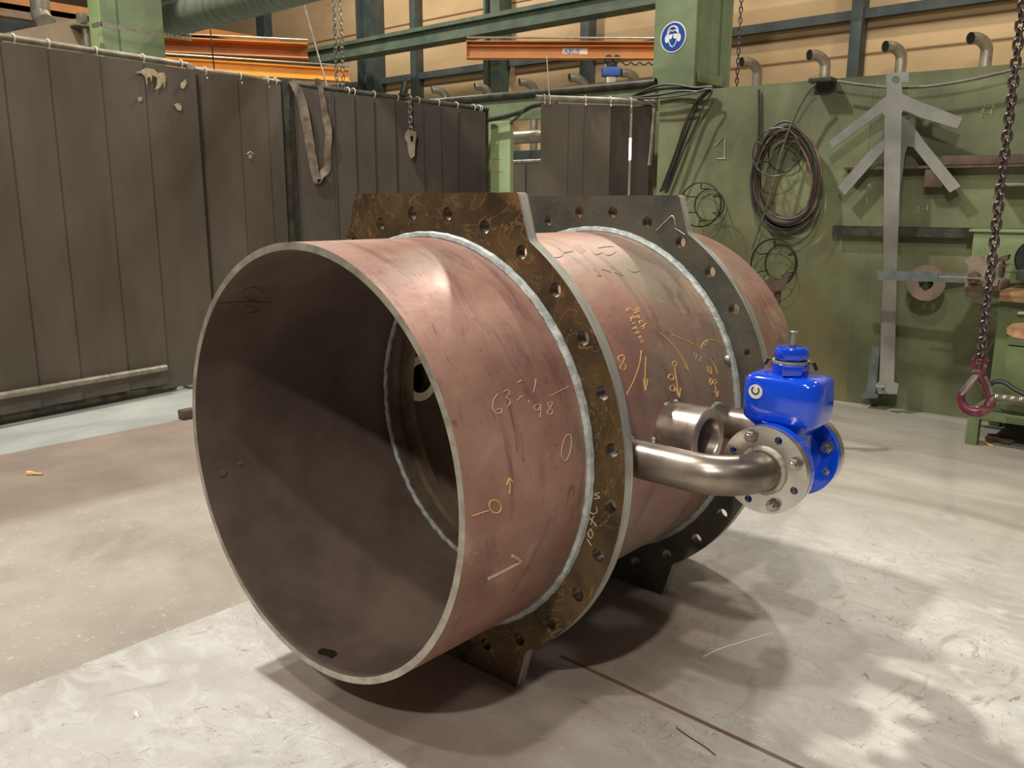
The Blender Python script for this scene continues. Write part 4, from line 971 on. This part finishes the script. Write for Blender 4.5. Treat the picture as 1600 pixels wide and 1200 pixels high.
# exhaust elbows standing near the cream wall
ey = YF-.5
spots = [(690, 140), (757, 135), (827, 128), (905, 121), (985, 114), (1173, 97), (1278, 86), (1396, 73), (1528, 60)]
names_ = ['first elbow from the left above the curtain rail', 'second elbow from the left above the header tube', 'third elbow from the left under the jib tip', 'fourth elbow, under the crane beam', 'elbow nearest the sign column on its left', 'elbow just right of the sign column', 'elbow above the cable coil', 'elbow above the tree-shaped plates', 'elbow beside the lifting chain at far right']
for i, (u, v) in enumerate(spots):
    p = PY(u, v, ey); r_ = .062; z = p.z-.02
    b = BM(); P = [Vector((p.x+.10, ey, 0)), Vector((p.x+.10, ey, z-.12))]
    for k_ in range(9):
        a = math.pi/2*k_/8; P.append(Vector((p.x+.10-.10*(1-math.cos(a))*.9, ey-.16*(1-math.cos(a)), z-.12+.12*math.sin(a))))
    P.append(P[-1]+Vector((-.03, -.05, -.004)))
    tube(b, P, r_, 16, cap=False); e0 = P[-1]; dd = (P[-1]-P[-2]).normalized()
    o = link('exhaust_elbow', b, X['galv']); tag(o, 'grey exhaust pipe '+names_[i], 'exhaust pipe', 'exhaust elbows along the cream wall')
    b = BM(); cyl(b, e0-dd*.012, e0-dd*.010, r_*.9, 16); q = link('mouth_shade', b, X['void'], o); q.location = (0, 0, 0)  # black disc paints in the shaded inside of the pipe mouth
# light poles standing on the header
b = BM(); pz = PY(800, 118, 7.4); box(b, (-.022, -.02, -pz.z), (.022, .02, .10), .003, Matrix.Translation(pz) @ Matrix.Rotation(R(6), 4, 'Y')); tag(link('timber_batten', b, X['wood']), 'pale timber batten standing beside the wide dark wall post', 'batten')

# ================================================================== LEFT BACKGROUND
xc = -5.4
ya, yb_ = PX(160, 60, xc).y, PX(257, 60, xc).y
xl = PY(141, 60, ya).x
b = BM(); box(b, (xl, ya, 0), (xc, yb_, 6.5), .01)
o = link('steel_column', b, None, mats=[X['colgreen'], X['colgreen_lit']], ang=30)
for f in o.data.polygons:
    if f.normal.y < -.9: f.material_index = 1  # face towards -y gets a lighter green, light painted into the colour
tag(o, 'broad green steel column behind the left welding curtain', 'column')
b = BM(); ym = (ya+yb_)/2-.12; box(b, (xc, ym-.006, 0), (xc+.003, ym+.006, 6.5)); q = link('seam', b, X['dgreen'], o); q.location = (0, 0, 0)
# slotted rail across the column
p0 = PX(157, 36, xc+.12); p1 = PX(262, 56, xc+.12); 
def rail_between(p0, p1, w, t_, holes_n):
    d = (p1-p0); L = d.length; d.normalize(); n_ = Vector((1, 0, 0)); v_ = d.cross(n_).normalized(); v_ = v_ if v_.z > 0 else -v_
    loop = [p0+v_*w/2, p1+v_*w/2, p1-v_*w/2, p0-v_*w/2]; hs = []
    for i in range(holes_n):
        c = p0+d*(L*(i+.5)/holes_n); hs.append(circ(c, d, v_, L/holes_n*.28, 10, w*.22))
    b = BM(); plate(b, [loop]+hs, n_*t_); return b
b = rail_between(p0, PX(300, 60, xc+.12)+Vector((0, .0, 0)), .045, -.004, 26); box(b, p0-Vector((.13, .01, .02)), p0+Vector((0, .01, .01)))
tag(link('slotted_rail', b, X['galv'], smooth=False), 'perforated steel rail fixed across the left column', 'rail')
# big round duct
yd = yb_+.35; pdl = PY(262, 28, yd); rd = abs(PY(300, 51, yd).z-PY(300, 0, yd).z)*.55
zc_ = PY(300, 50, yd).z+rd
b = BM(); lathe(b, [(0, rd*.9), (.02, rd*.98), (.06, rd), (.08, rd*.97), (.10, rd), (9, rd), (9.05, rd*.9)], (pdl.x-.02, yd, zc_), (1, 0, 0), 64)
tag(link('ventilation_duct', b, X['duct'], ang=50), 'fat grey green ventilation duct running right from the left column', 'duct')
# bridge crane girders left
def girder(name, uv0, uv1, y0_, y1_, h, m, label, w=.2):
    a = PY(uv0[0], uv0[1], y0_); c = PY(uv1[0], uv1[1], y1_); c.z = a.z
    d = (c-a).normalized(); M_ = Matrix((d, Vector((-d.y, d.x, 0)), UP)).transposed().to_4x4(); M_.translation = a; L = (c-a).length
    e_ = empty(name, a, label, 'crane')
    b = BM(); box(b, (0, -w/2, -.025), (L, w/2, 0), 0, M_); box(b, (0, -w/2, -h), (L, w/2, -h+.025), 0, M_); box(b, (0, -.02, -h), (L, .02, 0), 0, M_); link('girder', b, X[m], e_, smooth=False)
    b = BM(); tube(b, [M_ @ Vector((0, -w/2-.02, .04)), M_ @ Vector((L, -w/2-.02, .04))], .015, 8); link('conduit', b, X['galv'], e_)
    b = BM(); cyl(b, (a.x, a.y, 0), (a.x, a.y, a.z-h), .06, 16); link('post', b, X[m], e_)
    return e_, M_, L
girder('crane_girder', (230, 88), (545, 128), 6.0, 9.0, .22, 'orange2', 'yellow orange crane girder just above the left curtain rail')
g2, Mg, Lg = girder('crane_girder', (255, 62), (480, 60), 6.6, 8.6, .26, 'orange', 'wide orange crane bridge under the ventilation duct', .75)
# small details far left
b = BM(); pp = PX(62, 0, -7.5); pq = PX(64, 24, -7.5); pr_ = PX(73, 37, -7.3)
tube(b, smoothp([pp+UP*.6, pp, pq, pr_], 4), .085, 20); tag(link('flexible_duct', b, X['galv']), 'pale hanging extraction pipe at the top left corner', 'duct')
xt = -5.9
b = BM(); plate(b, [[PX(u, v, xt) for u, v in ((5, 52), (128, 27), (142, 80), (142, 140), (5, 140))]], (-.03, 0, 0)); tag(link('board_screen', b, X['brown'], smooth=False), 'brown board screen with a sloping top behind the left curtain', 'screen')
b = BM(); cyl(b, PX(137, 72, xt+.05), PX(133, 42, xt+.05), .03, 14); box(b, (-.05, -.09, -.008), (.05, .09, .008), .003, Matrix.Translation(PX(131, 41, xt+.05))); box(b, (-.04, -.03, 0), (.04, .04, .09), .02, Matrix.Translation(PX(128, 38, xt+.05)))
tag(link('lamp_bracket', b, X['galv']), 'small white fitting on a bracket left of the green column', 'bracket')
for i, (v, hh, m_) in enumerate(((6, .22, 'orange'), (19, .20, 'brown'))):
    p = PX(100, v, -14); b = BM(); box(b, (-14.2, -10, p.z-hh), (-14, 9.5, p.z)); tag(link('crane_girder', b, X[m_], smooth=False), ('distant orange girder at the top left corner', 'distant brown girder below the orange one at the top left corner')[i], 'steel beam')
b = BM(); box(b, (-15.2, -10, 0), (-15, 10, PX(30, 18, -15).z)); tag(link('wall_side', b, X['navy'], smooth=False), 'dark distant partition at the far left', kind='structure')
b = BM(); pa_ = CAM+ray(470, -10)*8; pb_ = CAM+ray(511, 135)*7.4; tube(b, [pa_, pb_], .008, 8); tag(link('steel_rope', b, X['rail']), 'grey steel rope slanting down left of the hoist chains', 'rope')
b = BM(); pa_ = CAM+ray(328, 40)*7.6; pb_ = CAM+ray(335, 110)*7.6; tube(b, [pa_, pb_, Vector((pb_.x, pb_.y, 0))], .006, 8); tag(link('thin_cable', b, X['drail']), 'thin dark cable hanging in front of the orange crane bridge', 'cable')

# ================================================================== THINGS ON THE GREEN WALL
def wplate(name, loops, off, th, m, label, cat, bev=0):
    b = BM(); plate(b, [[WL(u, v, off) for u, v in L_] for L_ in loops], WN*th); o = link(name, b, X[m], smooth=True, ang=30); tag(o, label, cat); return o
def ell(cu, cv, ru, rv, n=20): return [(cu+ru*math.cos(2*math.pi*k/n), cv+rv*math.sin(2*math.pi*k/n)) for k in range(n)]
wplate('plate_template', [[(1385, 115), (1420, 112), (1420, 128), (1409, 128), (1409, 146), (1440, 160), (1504, 184), (1496, 201), (1440, 184), (1412, 172), (1409, 176), (1407, 260), (1402, 400), (1397, 597), (1404, 600), (1402, 616), (1372, 615), (1368, 600), (1374, 596), (1380, 400), (1382, 180), (1378, 176), (1300, 232), (1295, 221), (1350, 178), (1385, 150)], ell(1400, 125, 6.5, 6.5)], .15, .010, 'star', 'tall grey tree-shaped steel plate in front, long stem reaching near the floor', 'steel template')
wplate('plate_template', [[(1420, 172), (1431, 181), (1429, 185), (1421, 184), (1421, 194), (1427, 197), (1445, 222), (1501, 291), (1484, 301), (1427, 230), (1418, 228), (1414, 240), (1404, 320), (1395, 470), (1390, 480), (1384, 480), (1382, 234), (1320, 305), (1309, 292), (1370, 222), (1385, 205), (1400, 172)], ell(1413, 178, 5, 7)], .085, .010, 'star', 'second tree-shaped steel plate hanging behind the tall one', 'steel template')
b = BM(); s_ = sof(WL(1374, 575)); 
plate(b, [[WL(u, v, .10) for u, v in ((1363, 540), (1375, 540), (1368, 617), (1352, 617))]], WN*.03); plate(b, [[WL(u, v, .13) for u, v in ((1346, 616), (1372, 617), (1371, 622), (1346, 623))]], WN*.12)
tag(link('angle_iron', b, X['barg'], smooth=False), 'short grey angle iron standing against the foot of the tall template', 'angle iron')
b = BM(); cyl(b, WL(1369, 604, .18), WL(1382, 604, .18), .006, 10); cyl(b, WL(1378, 604, .15), WL(1378, 604, .20), .010, 6); tag(link('wing_bolt', b, X['galv']), 'small wing bolt through the foot of the tall template', 'bolt')
b = BM(); s0 = sof(WL(1305, 356)); s1 = sof(WL(1600, 356))+.4; z0 = WL(1400, 354).z
wallbox(b, s0, s1, z0-.004, z0, 0, .06); wallbox(b, s0, s1, z0-.055, z0, .055, .06)
tag(link('wall_ledge', b, X['drail'], smooth=False), 'dark angle steel ledge at half height of the green wall', 'ledge')
b = BM(); s0 = sof(WL(1324, 250)); z0 = WL(1500, 244).z
wallbox(b, sof(WL(1475, 245)), s1, z0-.05, z0, 0, .075, .004); wallbox(b, s0, s1, z0-.065, z0-.05, 0, .07)
tag(link('upper_shelf', b, X['rustd']), 'rusty upper wall shelf behind the tree-shaped plates', 'shelf')
b = BM(); wallbox(b, sof(WL(1448, 280)), sof(WL(1478, 280)), z0-.17, z0-.07, 0, .07, .006)
tag(link('steel_block', b, X['rustd']), 'brown steel block hung under the upper shelf left end', 'block')
b = BM(); z1_ = WL(1580, 287).z; wallbox(b, sof(WL(1560, 287)), s1, z1_-.015, z1_, 0, .12, .003); tag(link('thin_shelf', b, X['rail']), 'thin grey shelf strip at the right frame edge', 'shelf')
# steel disc on a pin
pd_ = WL(1447, 442, .16); b = BM(); a_, bb = WD, UP; rdsc = abs(WL(1447, 470, .16).z-pd_.z)
plate(b, [circ(pd_, WD, UP, rdsc, 48), circ(pd_, WD, UP, rdsc*.38, 32)], WN*.02)
tag(link('steel_disc', b, X['disc'], ang=30), 'round brownish steel disc with a centre hole below the clamped bar', 'disc')
b = BM(); wallbox(b, sof(pd_)-.012, sof(pd_)+.012, .78, .82, 0, .17); cyl(b, pd_+WN*.16-UP*.02, pd_-WN*.01-UP*.02, .018, 12); tag(link('wall_peg', b, X['drail']), 'dark peg in the wall carrying the steel disc', 'peg')
# dark board edge / rod behind bench
b = BM(); tube(b, [WL(1420, 452, .03), WL(1515, 430, .06)], .022, 10); tag(link('green_tube', b, X['gwall']), 'olive green tube sloping on the wall behind the clamped bar', 'tube')
# roller stand behind the pipe
ps = CAM+ray(1217, 452)*4.1
rs = empty('roller_stand', (ps.x, ps.y, 0), 'rusty stand with a forked top behind the far end of the pipe', 'stand')
b = BM(); 
def RSP(u, v, d=0): return CAM+ray(u, v)*(4.1+d)
plate(b, [[RSP(u, v) for u, v in ((1199, 436), (1203, 431), (1208, 432), (1210, 438), (1226, 436), (1225, 427), (1229, 421), (1233, 424), (1230, 432), (1228, 452), (1206, 456), (1200, 448))]], fw*.05)
link('fork', b, X['rustd'], rs, smooth=False)
b = BM(); q_ = RSP(1216, 452, .04); cyl(b, (q_.x, q_.y, q_.z), (q_.x-.04, q_.y+.02, .02), .017, 14)
for a in (0, 120, 240): tube(b, [(q_.x-.04, q_.y+.02, .25), (q_.x-.04+.2*math.cos(R(a)), q_.y+.02+.2*math.sin(R(a)), .01)], .012, 8)
link('pole', b, X['rustd'], rs)

# ================================================================== WORKBENCH
yb0 = 3.66; xb = PY(1507, 693, yb0).x
bx = empty('workbench', (xb+.6, yb0+.3, 0), 'green steel workbench with cupboard door and drawer at the right edge', 'workbench')
xe = xb+1.5; zr1 = PY(1530, 642, yb0).z; zr0 = PY(1530, 655, yb0).z
ztop = PY(1560, 470, yb0).z
b = BM()
for x_, y_ in ((xb, yb0), (xb, yb0+.50)):
    box(b, (x_, y_, 0), (x_+.055, y_+.055, zr1), .004); 
    link('leg', b, X['bgreen'], bx); b = BM()
box(b, (xe-.06, yb0, 0), (xe, yb0+.055, zr1), .004); link('leg', b, X['bgreen'], bx)
b = BM(); box(b, (xb, yb0, zr0), (xe, yb0+.56, zr1), .004); link('bottom_rail', b, X['bgreen'], bx)
xcab = xb+.075
b = BM(); box(b, (xcab, yb0+.03, zr1), (xe, yb0+.56, ztop), .005); link('cabinet', b, X['bgreen'], bx)
zd = PY(1550, 538, yb0).z
b = BM(); box(b, (xcab+.06, yb0+.018, zr1+.02), (xe-.1, yb0+.03, zd-.004), .003); dr = link('door', b, X['bgreen'], bx)
b = BM(); zq = PY(1590, 572, yb0).z; box(b, (xcab+.19, yb0+.016, zq-.03), (xcab+.21, yb0+.018, zq+.03), .0); q = link('paint_mark', b, X['redrag'], dr); q.location = (0, 0, 0)
b = BM(); box(b, (xcab+.06, yb0+.018, zd+.004), (xe-.1, yb0+.03, PY(1560, 482, yb0).z), .003); dw = link('drawer', b, X['bgreen'], bx)
b = BM(); zh = PY(1575, 488, yb0).z; tube(b, [(xcab+.09, yb0+.005, zh), (xe-.2, yb0+.005, zh)], .010, 10); q = link('handle', b, X['rail'], dw); q.location = (0, 0, 0)
b = BM(); plate(b, [[PY(u, v, yb0+.016) for u, v in ((1573, 512), (1582, 505), (1600, 504), (1618, 508), (1618, 524), (1600, 530), (1585, 527), (1573, 522))]], (0, .002, 0)); q = link('paint_patch', b, X['paint_or'], dw, smooth=False); q.location = (0, 0, 0); q['label'] = 'worn orange sticker patch'
zw = ztop+.055
b = BM(); box(b, (xb+.08, yb0-.02, ztop), (xe, yb0+.60, zw), .004); o = link('bench_top', b, X['wood'], bx); o['label'] = 'worn wooden top'
b = BM(); box(b, (xb+.20, yb0-.01, zw), (xe, yb0+.10, zw+.045), .004); tag(link('timber_block', b, X['wood']), 'square timber lying along the front of the bench top', 'timber')
# vise
vx, vz = PY(1522, 435, yb0-.08).x, PY(1522, 433, yb0-.08).z
vy = yb0-.08
vs_ = empty('bench_vise', (vx, vy+.2, zw), 'worn beige bench vise on the corner of the green workbench', 'vise')
def V_(u, v, dy=0): return PY(u, v, vy+dy)
b = BM(); plate(b, [[V_(u, v) for u, v in ((1507, 408), (1512, 401), (1538, 400), (1545, 404), (1560, 403), (1556, 412), (1549, 422), (1560, 436), (1558, 446), (1540, 448), (1508, 448), (1507, 430), (1512, 424), (1512, 414))]], (0, .05, 0)); bmesh.ops.bevel(b, geom=b.edges[:], offset=.001, segments=1, affect='EDGES')
link('front_jaw', b, X['cast'], vs_, ang=30)
b = BM(); box(b, (vx-.035, vy+.05, vz-.05), (vx+.045, vy+.30, vz+.01), .01); box(b, (vx-.05, vy+.12, vz-.06), (vx+.08, vy+.28, vz+.07), .02); box(b, (vx-.05, vy+.10, zw-.01), (vx+.1, vy+.30, vz-.02), .01); link('rear_jaw', b, X['cast'], vs_)
b = BM(); lathe(b, [(0, .030), (.02, .030), (.028, .026)], (vx, vy, vz), (0, -1, 0), 24); box(b, (vx-.035, vy-.0, vz-.10), (vx+.05, vy+.06, vz-.02), .01); link('screw_boss', b, X['rustd'], vs_)
b = BM(); tube(b, [V_(1470, 433, -.03), V_(1570, 436, -.03)], .006, 10); 
for uv in ((1470, 433), (1569, 436)): lathe(b, [(0, .004), (.004, .0085), (.012, .0085), (.016, .004)], V_(*uv, -.03)-Vector((.008, 0, 0)), (1, 0, 0), 12)
link('clamp_bar', b, X['bolt'], vs_)['label'] = 'bright sliding clamp bar'
# bar clamped in the vise
b = BM(); plate(b, [[PY(u, v, yb0+.0) for u, v in ((1368, 423), (1508, 428), (1508, 442), (1372, 437))]], (0, .03, 0)); tag(link('flat_bar', b, X['barg'], smooth=False), 'blue grey flat steel bar clamped sideways in the bench vise', 'steel bar')
# light green wall cabinet above the bench
yk = yb0+.45; b = BM(); xk = PY(1517, 400, yk).x; zk1 = PY(1520, 362, yk).z; zk0 = PY(1512, 410, yk).z
ck = empty('tool_cabinet', (xk+.4, yk, zw), 'pale green tool cabinet standing at the back of the bench', 'cabinet')
box(b, (xk, yk, zw), (xk+.9, yk+.12, zk1), .006); link('body', b, X['lgreen'], ck)
b = BM(); box(b, (xk-.02, yk-.02, zk1), (xk+.95, yk+.14, zk1+.015), .003); link('lid', b, X['lgreen'], ck)
b = BM(); box(b, (xk+.07, yk-.008, zw+.06), (xk+.75, yk, zk1-.05), .003); box(b, (xk+.10, yk-.012, zw+.10), (xk+.72, yk-.008, zk1-.08), .003); link('door', b, X['lgreen'], ck)
# grinding disc and scrap on the bench
b = BM(); c0 = PY(1600, 412, yb0+.2); lathe(b, [(0, .09), (.012, .10), (.03, .10), (.04, .09)], c0+UP*.0+Vector((.04, .10, .02)), (0, -1, .15), 40); tag(link('rubber_disc', b, X['hose']), 'black rubber disc lying on the bench at the frame edge', 'disc')
b = BM(); P = [PY(u, v, yb0+.12) for u, v in ((1545, 412), (1560, 402), (1576, 398), (1574, 405), (1562, 412), (1575, 416), (1560, 420), (1548, 420))]; plate(b, [P], (0, .05, 0)); tag(link('crumpled_cloth', b, X['rag'], smooth=False), 'crumpled olive cloth lying behind the vise', 'cloth')
b = BM(); box(b, (vx+.16, yb0+.02, zw+.05), (xe, yb0+.3, zw+.10), .006); tag(link('steel_box_section', b, X['drail']), 'dark steel section lying on the bench behind the timber', 'steel section')
# hoses hanging at the bench front
cable('rubber_hose', [(1548, 600), (1556, 596), (1570, 598), (1585, 608), (1605, 618), (1640, 640)], lambda u, v: PY(u, v, yb0-.05), .012, 'hose', 'black hose arching in front of the workbench door', 'hose')
b = BM(); P0 = PY(1548, 620, yb0-.07); P1 = PY(1640, 630, yb0-.07); P = []
for i in range(260):
    t = i/259; c_ = P0.lerp(P1, t); a = t*2*math.pi*36; P.append(c_+Vector((0, math.cos(a), math.sin(a)))*.016)
tube(b, P, .0032, 5); tag(link('coil_spring_hose', b, X['galv']), 'bright coiled spring hose below the arching black hose', 'hose')
# under the bench
b = BM(); box(b, (xb+.28, yb0+.10, 0), (xe, yb0+.5, .17), .01); tag(link('black_crate', b, X['void']), 'black crate standing under the workbench', 'crate')
def rag(name, u, v, r_, m, label):
    p = FL(u, v); b = BM(); bmesh.ops.create_icosphere(b, subdivisions=3, radius=1)
    for w in b.verts:
        f = 1+.35*math.sin(w.co.x*5+u)+.25*math.sin(w.co.y*7+v); w.co = Vector((p.x+w.co.x*r_*f, p.y+w.co.y*r_*.7*f, max(.001, .012+w.co.z*r_*.28*f)))
    tag(link(name, b, X[m]), label, 'rag')
rag('oily_rag', 1555, 690, .06, 'rag', 'dark oily rag on the floor under the workbench'); rag('red_rag', 1568, 686, .03, 'redrag', 'small red rag on top of the oily one under the workbench')
cable('floor_wire', [(1528, 691), (1534, 688), (1540, 692), (1546, 695), (1552, 697)], lambda u, v: FL(u, v, .006), .004, 'chalk', 'short tan wire lying beside the bench leg', 'wire')

# ================================================================== SMALL THINGS ON THE FLOOR
p = FL(295, 658); b = BM(); box(b, (-2.99, 1.20, -.006), (-2.93, 1.75, .05), .006); tag(link('steel_strip', b, X['rustd']), 'brown steel bar lying on the floor left of the pipe mouth', 'steel bar')
b = BM(); a_ = FL(43, 740, 0); c_ = FL(67, 741, 0); d_ = (c_-a_); tube(b, [a_+UP*.002, a_+d_*.3+UP*.002, a_+d_*.4+UP*.002, c_+UP*.002], .01, 8, radii=[.012, .012, .006, .004]); tag(link('chalk_stub', b, X['chalk']), 'pale stub lying on the brown floor strip at the left', 'chalk stub')
b = BM(); cable('loose_wire', [(1057, 1137), (1075, 1150), (1100, 1166), (1118, 1180)], lambda u, v: FL(u, v, .003), .0012, 'hose', 'thin dark wire lying on the floor plates at the bottom', 'wire')
cable('scratch_wire', [(1099, 1026), (1130, 1012), (1180, 997), (1210, 988)], lambda u, v: FL(u, v, .002), .0016, 'white', 'thin white welding rod lying on the floor right of the pipe', 'welding rod')
